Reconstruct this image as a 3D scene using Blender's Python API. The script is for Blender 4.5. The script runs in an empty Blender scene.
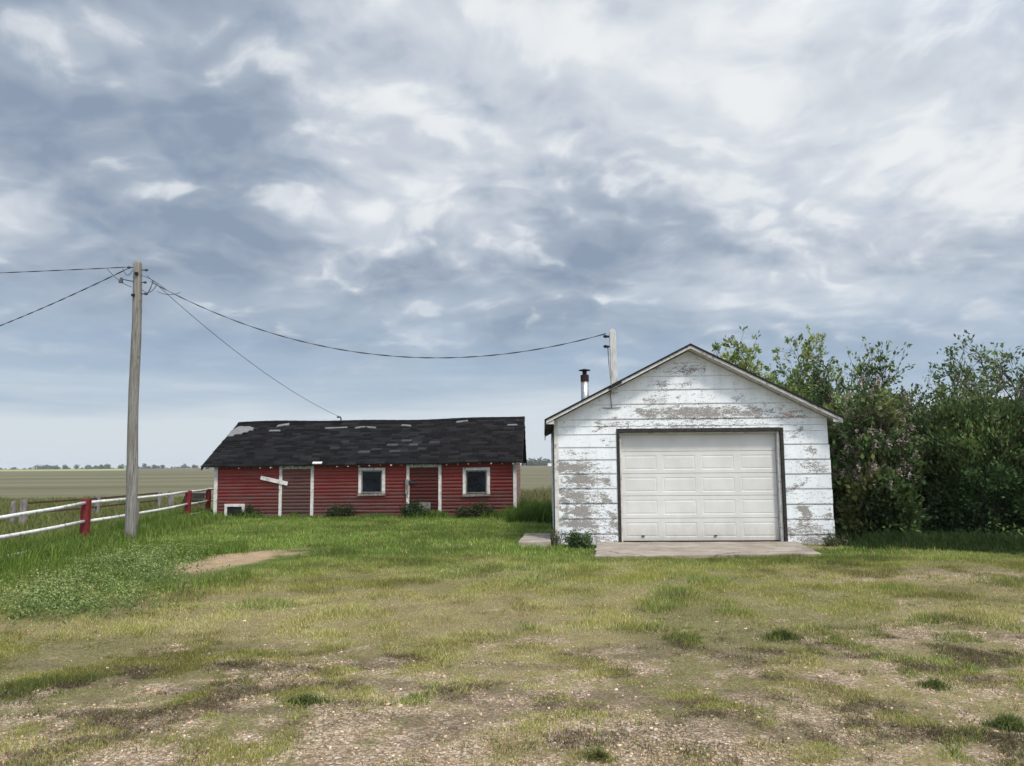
import bpy, bmesh, math, random
import numpy as np
from mathutils import Matrix, Vector
from math import radians as R

random.seed(7)
rng = np.random.default_rng(11)
sc = bpy.context.scene
col = sc.collection

# ------------------------------------------------------------------ camera
F, PITCH, ROLL, H = 770.0, math.atan(82 / 770), 0.0078, 1.5
cam_d = bpy.data.cameras.new('camera')
cam = bpy.data.objects.new('camera', cam_d)
col.objects.link(cam)
cam_d.sensor_width = 36.0
cam_d.lens = 36.0 * F / 1024
cam_d.clip_end = 20000
cam.matrix_world = Matrix.Translation((0, 0, H)) @ Matrix.Rotation(R(90) + PITCH, 4, 'X') @ Matrix.Rotation(-ROLL, 4, 'Z')
sc.camera = cam


# ------------------------------------------------------------------ noise
def vnoise(x, y, seed):
    xi, yi = np.floor(x), np.floor(y)
    xf, yf = x - xi, y - yi
    u, v = xf * xf * (3 - 2 * xf), yf * yf * (3 - 2 * yf)

    def h(i, j):
        s = np.sin(i * 127.1 + j * 311.7 + seed * 74.7) * 43758.5453
        return s - np.floor(s)
    return (h(xi, yi) * (1 - u) + h(xi + 1, yi) * u) * (1 - v) + (h(xi, yi + 1) * (1 - u) + h(xi + 1, yi + 1) * u) * v


def fbm(x, y, seed=0, octv=4):
    t, a, s = 0, 1.0, 0
    for o in range(octv):
        ca, sa = math.cos(o * .9 + .4), math.sin(o * .9 + .4)
        t = t + a * vnoise((x * ca - y * sa) * 2 ** o + 17.3 * o, (x * sa + y * ca) * 2 ** o - 9.1 * o, seed + o)
        s += a
        a *= .55
    return t / s


def sm(a, b, x):
    t = np.clip((x - a) / (b - a), 0, 1)
    return t * t * (3 - 2 * t)


def ell(x, y, cx, cy, rx, ry, ang=0.0, soft=.35):
    c, s = math.cos(ang), math.sin(ang)
    dx, dy = x - cx, y - cy
    d = np.sqrt(((dx * c + dy * s) / rx) ** 2 + ((-dx * s + dy * c) / ry) ** 2)
    return 1 - sm(1 - soft, 1 + soft, d)


# ------------------------------------------------------------------ node helper
class NT:
    def __init__(s, tree):
        s.t = tree
        s.t.nodes.clear()

    def n(s, typ, **kw):
        nd = s.t.nodes.new(typ)
        for k, v in kw.items():
            setattr(nd, k, v)
        return nd

    def put(s, sock, v):
        if isinstance(v, bpy.types.NodeSocket):
            s.t.links.new(v, sock)
        elif v is not None:
            if isinstance(v, (tuple, list)) and sock.type == 'RGBA' and len(v) == 3:
                v = (*v, 1)
            sock.default_value = v

    def m(s, op, a, b=None, c=None, clamp=False):
        nd = s.n('ShaderNodeMath', operation=op, use_clamp=clamp)
        s.put(nd.inputs[0], a)
        s.put(nd.inputs[1], b)
        s.put(nd.inputs[2], c)
        return nd.outputs[0]

    def v(s, op, a, b=None, scale=None):
        nd = s.n('ShaderNodeVectorMath', operation=op)
        s.put(nd.inputs[0], a)
        if b is not None:
            s.put(nd.inputs[1], b)
        if scale is not None:
            s.put(nd.inputs['Scale'], scale)
        return nd.outputs[0]

    def noise(s, vec, scale, detail=4, rough=.55, dist=0, color=False):
        nd = s.n('ShaderNodeTexNoise')
        s.put(nd.inputs['Vector'], vec)
        s.put(nd.inputs['Scale'], scale)
        nd.inputs['Detail'].default_value = detail
        nd.inputs['Roughness'].default_value = rough
        nd.inputs['Distortion'].default_value = dist
        return nd.outputs['Color' if color else 'Fac']

    def ramp(s, fac, stops, interp='LINEAR'):
        nd = s.n('ShaderNodeValToRGB')
        cr = nd.color_ramp
        cr.interpolation = interp
        while len(cr.elements) > 1:
            cr.elements.remove(cr.elements[-1])
        for i, (p, c) in enumerate(stops):
            e = cr.elements[0] if i == 0 else cr.elements.new(p)
            e.position = p
            e.color = (c, c, c, 1) if isinstance(c, (int, float)) else (*c, 1)
        s.put(nd.inputs[0], fac)
        return nd.outputs[0]

    def mix(s, fac, a, b, blend='MIX'):
        nd = s.n('ShaderNodeMix', data_type='RGBA', blend_type=blend)
        s.put(nd.inputs[0], fac)
        s.put(nd.inputs[6], a)
        s.put(nd.inputs[7], b)
        return nd.outputs[2]

    def sep(s, v):
        nd = s.n('ShaderNodeSeparateXYZ')
        s.put(nd.inputs[0], v)
        return nd.outputs

    def comb(s, x, y, z):
        nd = s.n('ShaderNodeCombineXYZ')
        for i, q in enumerate((x, y, z)):
            s.put(nd.inputs[i], q)
        return nd.outputs[0]

    def obj(s):
        return s.n('ShaderNodeTexCoord').outputs['Object']

    def attr(s, name='Col', out='Color'):
        return s.n('ShaderNodeAttribute', attribute_name=name).outputs[out]

    def bump(s, h, strength=.5, dist=.01):
        nd = s.n('ShaderNodeBump')
        s.put(nd.inputs['Height'], h)
        nd.inputs['Strength'].default_value = strength
        nd.inputs['Distance'].default_value = dist
        return nd.outputs[0]

    def out(s, color, rough=.8, normal=None, spec=.3, metal=0.0, transl=None):
        b = s.n('ShaderNodeBsdfPrincipled')
        s.put(b.inputs['Base Color'], color)
        s.put(b.inputs['Roughness'], rough)
        s.put(b.inputs['Metallic'], metal)
        b.inputs['Specular IOR Level'].default_value = spec
        if normal is not None:
            s.put(b.inputs['Normal'], normal)
        o = s.n('ShaderNodeOutputMaterial')
        sh = b.outputs[0]
        if transl:
            tr = s.n('ShaderNodeBsdfTranslucent')
            s.put(tr.inputs[0], color)
            mx = s.n('ShaderNodeMixShader')
            mx.inputs[0].default_value = transl
            s.t.links.new(sh, mx.inputs[1])
            s.t.links.new(tr.outputs[0], mx.inputs[2])
            sh = mx.outputs[0]
        s.t.links.new(sh, o.inputs[0])


def mat(name, build):
    m = bpy.data.materials.new(name)
    m.use_nodes = True
    build(NT(m.node_tree))
    return m


def stretch(g, v, sx, sy, sz):
    return g.v('MULTIPLY', v, (sx, sy, sz))


# ------------------------------------------------------------------ materials
def b_leaf(g):
    g.out(g.attr(), .55, spec=.25, transl=.3)


def b_blade(g):
    g.out(g.attr(), .7, spec=.15, transl=.3)


def b_stone(g):
    c = g.mix(.35, g.attr(), g.noise(g.obj(), 60, 3, color=False), 'MULTIPLY')
    g.out(c, .85, spec=.2)


def b_bark(g):
    o = g.obj()
    n = g.noise(stretch(g, o, 12, 12, 3), 1.5, 6, .65)
    c = g.ramp(n, [(.3, (.035, .03, .026)), (.7, (.13, .115, .10))])
    g.out(c, .9, g.bump(n, .6, .02), spec=.1)


def b_pole(g):
    o = g.obj()
    n = g.noise(stretch(g, o, 16, 16, .9), 2.4, 9, .8)
    n2 = g.noise(stretch(g, o, 1.5, 1.5, .8), 1.3, 4, .6)
    c = g.ramp(n, [(.3, (.04, .035, .03)), (.42, (.12, .112, .10)), (.5, (.22, .21, .195)), (.75, (.43, .41, .38))])
    c = g.mix(g.ramp(n2, [(.42, 0.0), (.7, .7)]), c, (.16, .145, .125))
    vo = g.n('ShaderNodeTexVoronoi')
    g.put(vo.inputs['Vector'], stretch(g, o, 5, 5, 1.6))
    vo.inputs['Scale'].default_value = 1.6
    c = g.mix(g.ramp(vo.outputs['Distance'], [(.05, .85), (.13, 0.0)]), c, (.04, .034, .03))
    g.out(c, .9, g.bump(n, .8, .02), spec=.1)


def b_greywood(g):
    o = g.obj()
    n = g.noise(stretch(g, o, 9, 9, 2), 2, 7, .7)
    c = g.ramp(n, [(.3, (.07, .062, .055)), (.7, (.30, .28, .26))])
    g.out(c, .9, g.bump(n, .7, .01), spec=.1)


def b_darkwood(g):
    o = g.obj()
    n = g.noise(stretch(g, o, 3, 9, 6), 4, 7, .7)
    c = g.ramp(n, [(.3, (.016, .014, .014)), (.6, (.05, .047, .045)), (.8, (.2, .19, .18))])
    g.out(c, .9, g.bump(n, .7, .01), spec=.1)


def b_brownrail(g):
    o = g.obj()
    n = g.noise(stretch(g, o, 9, 3, 9), 3, 6, .7)
    c = g.ramp(n, [(.3, (.05, .03, .024)), (.7, (.13, .07, .055))])
    g.out(c, .9, spec=.1)


def b_redpost(g):
    o = g.obj()
    n = g.noise(stretch(g, o, 9, 9, 3), 3, 7, .7)
    c = g.ramp(n, [(.28, (.07, .028, .026)), (.5, (.16, .018, .020)), (.75, (.21, .045, .04))])
    g.out(c, .8, g.bump(n, .5, .01), spec=.2)


def b_whitetrim(g):      # weathered white painted boards
    o = g.obj()
    n = g.noise(o, 9, 8, .72)
    n2 = g.noise(o, 55, 4, .6)
    f = g.m('ADD', g.m('MULTIPLY', n, .75), g.m('MULTIPLY', n2, .25))
    c = g.ramp(f, [(.38, (.20, .175, .15)), (.46, (.52, .50, .47)), (.7, (.74, .74, .72))])
    g.out(c, .7, g.bump(f, .4, .005), spec=.25)


def b_whiterail(g):
    o = g.obj()
    n = g.noise(o, 9, 8, .75)
    c = g.ramp(n, [(.38, (.22, .19, .165)), (.44, (.58, .57, .55)), (.7, (.80, .80, .79))])
    g.out(c, .6, spec=.3)


def b_siding(g):          # peeling white paint; where it peels is stored with the boards
    o = g.obj()
    p = g.attr('peel', 'Fac')
    red = g.attr('redness', 'Fac')
    n = g.noise(stretch(g, o, .8, .8, 2.6), 9, 9, .72)
    n2 = g.noise(stretch(g, o, .8, .8, 2.0), 36, 5, .7)
    f = g.m('ADD', p, g.m('ADD', g.m('MULTIPLY', g.m('SUBTRACT', n, .5), 1.7), g.m('MULTIPLY', g.m('SUBTRACT', n2, .5), 1.6)))
    k = g.ramp(f, [(.50, 0.0), (.545, 1.0)])
    wood = g.ramp(g.noise(stretch(g, o, 6, 6, 30), 3, 6, .7), [(.3, (.175, .162, .152)), (.7, (.37, .35, .332))])
    wood = g.mix(red, wood, (.42, .25, .19))
    dirt = g.noise(stretch(g, o, 3, 3, .8), 1.6, 6, .6)
    paint = g.ramp(dirt, [(.3, (.66, .69, .715)), (.6, (.775, .805, .835))])
    stain = g.noise(stretch(g, o, 9, 9, .9), 2.2, 6, .65)
    paint = g.mix(g.ramp(stain, [(.56, 0.0), (.78, .45)]), paint, (.52, .50, .46))
    c = g.mix(k, paint, wood)
    hgt = g.m('ADD', g.m('MULTIPLY', k, -1.0), g.m('MULTIPLY', n2, .5))
    g.out(c, g.ramp(k, [(0.0, .5), (1.0, .95)]), g.bump(hgt, .55, .004), spec=.3)


def b_doorpaint(g):
    o = g.obj()
    n = g.noise(o, 2.2, 6, .6)
    n2 = g.noise(stretch(g, o, 14, 14, 1), 1.5, 5, .6)
    c = g.ramp(n, [(.3, (.53, .525, .505)), (.7, (.63, .63, .612))])
    c = g.mix(g.ramp(n2, [(.58, 0.0), (.8, .35)]), c, (.56, .53, .48))
    low = g.m('SUBTRACT', g.m('MULTIPLY_ADD', g.noise(stretch(g, o, 5, 5, 2.5), 2, 6, .7), .9, .02), g.m('MULTIPLY', g.sep(o)[2], 1.1))
    c = g.mix(g.ramp(low, [(.0, 0.0), (.5, .55)]), c, (.40, .35, .28))
    g.out(c, .45, g.bump(g.noise(stretch(g, o, 30, 30, 4), 6, 3), .08, .002), spec=.4)


def red_wall(g, wear, lowwear, wornc, redc):
    o = g.obj()
    n = g.noise(stretch(g, o, .55, .55, 4.0), 2.4, 8, .72)
    n2 = g.noise(stretch(g, o, 2, 2, 16), 5, 5, .65)
    z = g.sep(o)[2]
    low = g.m('MULTIPLY', g.m('SUBTRACT', 1.0, g.m('DIVIDE', z, 1.4), None, True), lowwear)
    f = g.m('ADD', g.m('ADD', g.m('MULTIPLY', n, .7), g.m('MULTIPLY', n2, .4)), g.m('ADD', low, wear))
    k = g.ramp(f, [(.56, 0.0), (.75, 1.0)])
    base = g.mix(g.noise(o, 1.5, 5), tuple(q * .7 for q in redc), tuple(q * 1.35 for q in redc))
    wood = g.mix(n2, tuple(q * .6 for q in wornc), tuple(q * 1.3 for q in wornc))
    c = g.mix(k, base, wood)
    g.out(c, .85, g.bump(g.m('ADD', n2, k), .4, .006), spec=.15)


def b_red(g):
    red_wall(g, -.005, .14, (.20, .135, .125), (.27, .052, .048))


def b_door1(g):
    red_wall(g, .14, .12, (.18, .10, .092), (.19, .04, .038))


def b_door2(g):
    red_wall(g, .10, .05, (.105, .052, .046), (.18, .03, .03))


def b_pinkwall(g):
    red_wall(g, .06, .05, (.74, .64, .61), (.52, .20, .18))


def b_shingle(g):
    o = g.obj()
    a = g.attr()
    n = g.noise(stretch(g, o, 1, 1, 1), 45, 4, .7)
    n2 = g.noise(o, 1.1, 6, .65)
    c = g.mix(g.ramp(n2, [(.35, .25), (.75, 1.0)]), (.010, .010, .012), a)
    c = g.mix(.6, c, n, 'MULTIPLY')
    c = g.mix(.4, c, a)
    g.out(c, .92, g.bump(n, .6, .004), spec=.06)


def b_mast(g):
    o = g.obj()
    n = g.noise(stretch(g, o, 12, 12, 2), 2.5, 7, .7)
    g.out(g.ramp(n, [(.3, (.26, .25, .235)), (.5, (.47, .475, .47)), (.75, (.60, .61, .61))]), .8, g.bump(n, .4, .006), spec=.2)


def b_deck(g):
    o = g.obj()
    n = g.noise(stretch(g, o, 1, 9, 9), 3.5, 7, .7)
    c = g.ramp(n, [(.3, (.07, .07, .075)), (.7, (.26, .26, .27))])
    g.out(c, .95, spec=.1)


def b_glass(g):
    o = g.obj()
    n = g.noise(o, 3, 5, .6)
    c = g.ramp(n, [(.4, (.003, .005, .009)), (.7, (.008, .014, .022))])
    g.out(c, g.ramp(n, [(.3, .04), (.7, .15)]), spec=.22)


def b_black(g):
    g.out((.012, .012, .013), .6, spec=.2)


def b_cable(g):
    g.out((.06, .06, .065), .6, spec=.3)


def b_steel(g):
    n = g.noise(stretch(g, g.obj(), 4, 4, 18), 3, 5)
    g.out(g.ramp(n, [(.3, (.32, .33, .34)), (.7, (.56, .57, .58))]), .42, metal=1.0)


def b_rust(g):
    n = g.noise(g.obj(), 25, 5)
    g.out(g.ramp(n, [(.3, (.020, .010, .011)), (.7, (.042, .020, .020))]), .8, spec=.2)


def b_concrete(g):
    o = g.obj()
    n = g.noise(o, 2.2, 8, .65)
    n2 = g.noise(o, 70, 3, .6)
    c = g.ramp(n, [(.32, (.19, .155, .12)), (.7, (.40, .345, .285))])
    c = g.mix(.5, c, n2, 'MULTIPLY')
    c = g.mix(.5, c, g.ramp(n, [(.32, (.26, .22, .18)), (.7, (.46, .41, .36))]))
    vo = g.n('ShaderNodeTexVoronoi', feature='DISTANCE_TO_EDGE')
    wv = g.v('ADD', o, g.v('SCALE', g.noise(o, 3, 4, color=True), None, .35))
    g.put(vo.inputs['Vector'], wv)
    vo.inputs['Scale'].default_value = .35
    cr = g.ramp(vo.outputs['Distance'], [(.002, .8), (.007, 0.0)])
    c = g.mix(cr, c, (.07, .06, .05))
    g.out(c, .9, g.bump(g.m('SUBTRACT', n2, cr), .5, .006), spec=.2)


def b_ground(g):
    o = g.obj()
    base = g.attr()
    peb = g.attr('pebble', 'Fac')
    n = g.noise(o, 1.7, 8, .68)
    n2 = g.noise(o, 26, 5, .7)
    vo = g.n('ShaderNodeTexVoronoi')
    g.put(vo.inputs['Vector'], g.v('ADD', o, g.v('SCALE', g.noise(o, 40, 2, color=True), None, .012)))
    vo.inputs['Scale'].default_value = 55
    pc = g.ramp(g.sep(vo.outputs['Color'])[0], [(0.0, (.16, .115, .08)), (.35, (.35, .26, .19)), (.75, (.49, .38, .285)), (1.0, (.65, .57, .47))])
    pc = g.mix(g.ramp(vo.outputs['Distance'], [(.45, 0.0), (.8, .8)]), pc, (.11, .085, .062))
    c = g.mix(g.ramp(n2, [(.3, .0), (.75, .75)]), base, g.mix(1.0, base, (.5, .47, .42), 'MULTIPLY'))
    c = g.mix(g.m('MULTIPLY', peb, g.ramp(n2, [(.3, .55), (.6, 1.0)])), c, pc)
    c = g.mix(.45, c, g.ramp(n, [(.3, (.55, .55, .55)), (.7, (1.0, 1.0, 1.0))]), 'MULTIPLY')
    h = g.m('ADD', g.m('MULTIPLY', g.m('MULTIPLY', vo.outputs['Distance'], -1.0), peb), n2)
    g.out(c, .95, g.bump(h, .7, .012), spec=.08)


def b_field(g):
    o = g.obj()
    n = g.noise(stretch(g, o, .006, .05, 1), 1.0, 8, .62)
    n2 = g.noise(g.v('ADD', stretch(g, o, .02, .28, 1), g.v('SCALE', g.noise(stretch(g, o, .01, .03, 1), 1.0, 3, color=True), None, 2.2)), 1.0, 6, .65)
    n3 = g.noise(stretch(g, o, .8, 2.5, 1), 1.0, 5, .7)
    f = g.m('ADD', g.m('MULTIPLY', n, .5), g.m('ADD', g.m('MULTIPLY', n2, .30), g.m('MULTIPLY', n3, .24)))
    f = g.m('MULTIPLY_ADD', g.m('SUBTRACT', f, .52), 1.25, .53)
    c = g.ramp(f, [(.38, (.080, .085, .048)), (.49, (.118, .115, .070)), (.56, (.15, .138, .092)), (.68, (.20, .178, .128))])
    g.out(c, .95, spec=.05)


def b_crop(g):
    n = g.noise(stretch(g, g.obj(), .01, .02, 1), 1.0, 5)
    g.out(g.ramp(n, [(.3, (.23, .27, .10)), (.7, (.33, .36, .14))]), .95, spec=.05)


def b_white(g):
    g.out((.8, .8, .79), .6)


M = {}
for nm, fn in dict(leaf=b_leaf, blade=b_blade, stone=b_stone, bark=b_bark, pole=b_pole, greywood=b_greywood, darkwood=b_darkwood,
                   brownrail=b_brownrail, redpost=b_redpost, whitetrim=b_whitetrim, whiterail=b_whiterail, siding=b_siding,
                   doorpaint=b_doorpaint, red=b_red, door1=b_door1, door2=b_door2, pinkwall=b_pinkwall, shingle=b_shingle,
                   deck=b_deck, mast=b_mast, glass=b_glass, black=b_black, cable=b_cable, steel=b_steel, rust=b_rust, concrete=b_concrete,
                   ground=b_ground, field=b_field, crop=b_crop, white=b_white).items():
    M[nm] = mat(nm, fn)


# ------------------------------------------------------------------ object helpers
def tag(o, label=None, cat=None, group=None, kind=None):
    for k, v in (('label', label), ('category', cat), ('group', group), ('kind', kind)):
        if v:
            o[k] = v
    return o


def empty(name, loc, label, cat, rz=0.0, group=None):
    o = bpy.data.objects.new(name, None)
    col.objects.link(o)
    o.empty_display_size = .2
    o.location = loc
    o.rotation_euler = (0, 0, rz)
    return tag(o, label, cat, group)


def mesh_np(name, V, faces, m, parent=None, attrs=None, smooth=False):
    """V (n,3); faces: list of (k,n) int arrays, each with one face size; attrs name -> per-vertex (n,) or (n,3)."""
    me = bpy.data.meshes.new(name)
    V = np.ascontiguousarray(V, dtype=np.float32)
    me.vertices.add(len(V))
    me.vertices.foreach_set('co', V.ravel())
    faces = [np.asarray(f, dtype=np.int32) for f in faces if len(f)]
    loops = np.concatenate([f.ravel() for f in faces])
    sizes = np.concatenate([np.full(len(f), f.shape[1], np.int32) for f in faces])
    starts = np.concatenate([[0], np.cumsum(sizes)[:-1]]).astype(np.int32)
    me.loops.add(len(loops))
    me.loops.foreach_set('vertex_index', loops)
    me.polygons.add(len(sizes))
    me.polygons.foreach_set('loop_start', starts)
    me.polygons.foreach_set('loop_total', sizes)
    if smooth:
        me.polygons.foreach_set('use_smooth', np.ones(len(sizes), bool))
    me.update(calc_edges=True)
    for k, a in (attrs or {}).items():
        a = np.asarray(a, dtype=np.float32)
        if a.ndim == 2:
            at = me.attributes.new(k, 'FLOAT_COLOR', 'POINT')
            at.data.foreach_set('color', np.concatenate([a, np.ones((len(a), 1), np.float32)], 1).ravel())
        else:
            at = me.attributes.new(k, 'FLOAT', 'POINT')
            at.data.foreach_set('value', a.ravel())
    me.materials.append(m)
    o = bpy.data.objects.new(name, me)
    col.objects.link(o)
    if parent:
        o.parent = parent
    return o


class MB:
    """collects boxes, prisms and tubes for ONE mesh object"""
    def __init__(s):
        s.V, s.Fc, s.C = [], [], []

    def add(s, vs, fs, c=None):
        b = len(s.V)
        s.V += [tuple(v) for v in vs]
        s.Fc += [tuple(b + i for i in f) for f in fs]
        s.C += [c or (1, 1, 1)] * len(vs)

    def box(s, x0, x1, y0, y1, z0, z1, rot=None, jit=0.0):
        vs = [Vector((x, y, z)) for z in (z0, z1) for y in (y0, y1) for x in (x0, x1)]
        if jit:
            vs = [v + Vector([random.uniform(-jit, jit) for _ in range(3)]) for v in vs]
        if rot:
            c = Vector(((x0 + x1) / 2, (y0 + y1) / 2, (z0 + z1) / 2))
            vs = [rot @ (v - c) + c for v in vs]
        s.add(vs, [(0, 2, 3, 1), (4, 5, 7, 6), (0, 1, 5, 4), (2, 6, 7, 3), (0, 4, 6, 2), (1, 3, 7, 5)])

    def prism(s, pts, ext):
        n = len(pts)
        e = Vector(ext)
        vs = [Vector(p) for p in pts] + [Vector(p) + e for p in pts]
        s.add(vs, [tuple(range(n))[::-1], tuple(range(n, 2 * n))] + [(i, (i + 1) % n, n + (i + 1) % n, n + i) for i in range(n)])

    def beam(s, a, b, w, h):
        """rectangular bar from a to b, w across, h up"""
        a, b = Vector(a), Vector(b)
        d = (b - a).normalized()
        sd = d.cross(Vector((0, 0, 1)))
        if sd.length < 1e-3:
            sd = Vector((1, 0, 0))
        sd.normalize()
        up = sd.cross(d)
        vs = [p + sd * i * w / 2 + up * j * h / 2 for p in (a, b) for i, j in ((-1, -1), (1, -1), (1, 1), (-1, 1))]
        s.add(vs, [(3, 2, 1, 0), (4, 5, 6, 7)] + [(i, (i + 1) % 4, 4 + (i + 1) % 4, 4 + i) for i in range(4)])

    def tube(s, pts, rad, n=6):
        pts = [Vector(p) for p in pts]
        rad = rad if isinstance(rad, (list, tuple)) else [rad] * len(pts)
        vs, fs = [], []
        for i, p in enumerate(pts):
            d = (pts[min(i + 1, len(pts) - 1)] - pts[max(i - 1, 0)]).normalized()
            q = d.cross(Vector((0, 0, 1))) if abs(d.z) < .95 else d.cross(Vector((1, 0, 0)))
            q.normalize()
            w = d.cross(q)
            for k in range(n):
                a = 2 * math.pi * k / n
                vs.append(p + (q * math.cos(a) + w * math.sin(a)) * rad[i])
            if i:
                b = (i - 1) * n
                fs += [(b + k, b + (k + 1) % n, b + n + (k + 1) % n, b + n + k) for k in range(n)]
        fs += [tuple(range(n))[::-1], tuple(range(len(vs) - n, len(vs)))]
        s.add(vs, fs)

    def build(s, name, m, parent=None, bevel=0.0, smooth=False, colors=False):
        me = bpy.data.meshes.new(name)
        me.from_pydata([tuple(v) for v in s.V], [], s.Fc)
        if colors:
            at = me.attributes.new('Col', 'FLOAT_COLOR', 'POINT')
            at.data.foreach_set('color', np.array([(*c, 1) for c in s.C], np.float32).ravel())
        bm = bmesh.new()
        bm.from_mesh(me)
        bmesh.ops.recalc_face_normals(bm, faces=bm.faces)
        bm.to_mesh(me)
        bm.free()
        if smooth:
            me.polygons.foreach_set('use_smooth', np.ones(len(me.polygons), bool))
        me.materials.append(m)
        o = bpy.data.objects.new(name, me)
        col.objects.link(o)
        if parent:
            o.parent = parent
        if bevel:
            b = o.modifiers.new('bevel', 'BEVEL')
            b.width = bevel
            b.segments = 2
            b.limit_method = 'ANGLE'
        return o


# ------------------------------------------------------------------ ground
TH = R(2.3)
GO = np.array([.83, 15.17])       # near left corner of the garage
BO = np.array([-8.99, 23.44])     # near left corner of the barn
UX = np.array([math.cos(TH), -math.sin(TH)])
VX = np.array([math.sin(TH), math.cos(TH)])


def gheight(x, y):
    fade = np.clip(1 - (np.hypot(x, y) - 14) / 30, 0, 1)
    h = (fbm(x * .28, y * .28, 3) - .5) * .10 + (fbm(x * 1.6, y * 1.6, 5) - .5) * .035
    gu = (x - GO[0]) * UX[0] + (y - GO[1]) * UX[1]
    gv = (x - GO[0]) * VX[0] + (y - GO[1]) * VX[1]
    flat = sm(-1.2, .2, gu) * (1 - sm(5, 6.4, gu)) * sm(-3.2, -2.2, gv) * (1 - sm(7, 8, gv))
    return h * fade * (1 - flat) - flat * .055


def masks(x, y):
    n1, n2, n3 = fbm(x * .35, y * .35, 21), fbm(x * 1.15, y * 1.15, 31), fbm(x * 4.2, y * 3.4, 41)
    nb, nc = fbm(x * 2.3 + 4, y * 4.4, 51), fbm(x * .8, y * .8, 61)
    n4 = fbm(x * 10, y * 8, 101)
    lush = sm(10.8, 14.6, y + (n1 - .5) * 5 + 3.2 * sm(-1.5, -5.5, x) + (n2 - .5) * 2)
    gb = np.minimum(.66 - (y - 4.8) * .185 + .20 * sm(.5, 5, x), .64) - .24 * sm(-2.4, -4.0, x)
    gravel = .86 * sm(.34, .78, gb * .9 + (n2 - .5) * .65 + (n3 - .5) * .85 + (n4 - .5) * .95)
    gravel = gravel * (1 - lush * .9)
    band = sm(3.6, 4.4, y) * (1 - sm(5.8, 7.4, y - .6 * sm(0, 3, x)))
    dark = sm(.485, .585, nb * .75 + n3 * .25) * band
    dirt = ell(x + (n2 - .5) * 1.2 + (n3 - .5) * .7, y + (n1 - .5) + (n3 - .5) * 1.2, -4.5, 12.75, .72, 1.55, -.22, .35)
    dirt = np.maximum(dirt, .8 * ell(x + (n2 - .5) * .6, y, 5.3, 14.5, .75, .35, 0, .5))
    pathd = ell(x + (n2 - .5), y + (n3 - .5), 5.4, 10.5, 1.5, .5, 0, .6) * (.25 + .7 * sm(.4, .6, n3))
    gravel = np.maximum(gravel, pathd)
    dry = sm(.40, .62, nc) * (1 - lush * .8)
    return lush, gravel, dark, dirt, dry, n2, n4


def axis(lo, hi, step, far0, far1, g=1.22):
    a = list(np.arange(lo, hi + 1e-6, step))
    d, v = step, a[-1]
    while v < far1:
        d *= g
        v += d
        a.append(min(v, far1))
    d, v, b = step, a[0], []
    while v > far0:
        d *= g
        v -= d
        b.append(max(v, far0))
    return np.array(b[::-1] + a)


def sheet(name, xs, ys, zf, m, cf=None):
    X, Y = np.meshgrid(xs, ys)
    x, y = X.ravel(), Y.ravel()
    nx, ny = len(xs), len(ys)
    i = (np.arange(ny - 1)[:, None] * nx + np.arange(nx - 1)[None]).ravel()
    return mesh_np(name, np.stack([x, y, zf(x, y)], 1), [np.stack([i, i + 1, i + nx + 1, i + nx], 1)], m,
                   attrs=cf(x, y) if cf else None, smooth=True)


def gcol(x, y):
    lush, gravel, dark, dirt, dry, n2, n3 = masks(x, y)
    C = lambda *q: np.array(q)[None]
    e = lambda q: q[:, None]
    base = C(.145, .14, .052) * (1 - e(dry)) + C(.22, .19, .085) * e(dry)
    c = base * (1 - e(lush)) + C(.085, .125, .026) * e(lush)
    c = c * (1 - e(gravel)) + C(.29, .22, .145) * e(gravel)
    c = c * (1 - .6 * e(dark)) + C(.11, .086, .058) * .6 * e(dark)
    c = c * (1 - e(dirt)) + C(.40, .295, .195) * e(dirt) * (.72 + .55 * e(n3))
    far = sm(26, 34, y)
    c = c * (1 - e(far)) + C(.14, .15, .06) * e(far)
    near = (np.hypot(x, y) < 22)
    return {'Col': c, 'pebble': np.clip(gravel * (1 - .55 * dark) + .25 * (1 - lush) * (1 - dirt) - .35 * dirt, 0, 1) * near}


gr = sheet('ground', axis(-13, 13, .075, -5000, 5000), axis(2.2, 20, .07, -300, 6000), gheight, M['ground'], gcol)
tag(gr, kind='structure')
fx = np.concatenate([np.linspace(-3000, 3000, 60)])
fd = sheet('field', fx, np.concatenate([np.linspace(37, 100, 10), np.geomspace(120, 4000, 30)]), lambda x, y: 0 * x + .02, M['field'])
tag(fd, kind='structure')
sx, sy = np.meshgrid(np.linspace(-1.6, -.50, 24), np.linspace(440, 1290, 10))
si = (np.arange(9)[:, None] * 24 + np.arange(23)[None]).ravel()
st = mesh_np('field_strip', np.stack([(sx * sy).ravel(), sy.ravel(), np.full(sx.size, .12)], 1), [np.stack([si, si + 1, si + 25, si + 24], 1)], M['crop'])
tag(st, kind='structure')


def pad(name, pts, z, th, nseg=14):
    """a concrete slab with uneven broken edges"""
    mb = MB()
    ring = []
    for i in range(len(pts)):
        a, b = np.array(pts[i]), np.array(pts[(i + 1) % len(pts)])
        for k in range(nseg):
            p = a + (b - a) * k / nseg
            p = p + (rng.random(2) - .5) * (.05 if k else .0)
            ring.append((p[0], p[1], z - th))
    mb.prism(ring, (0, 0, th))
    o = mb.build(name, M['concrete'], bevel=.012)
    return tag(o, kind='structure')


def gw(u, v, o=GO):
    p = o + UX * u + VX * v
    return (p[0], p[1])


pad('pavement', [gw(.60, -2.25), gw(4.36, -2.0), gw(4.60, -.004), gw(.78, -.004)], .004, .15)
pad('concrete_slab', [gw(-.72, -.5), gw(-.10, -.3), gw(-.10, 1.35), gw(-.62, 1.45)], .06, .15, 6)


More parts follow.
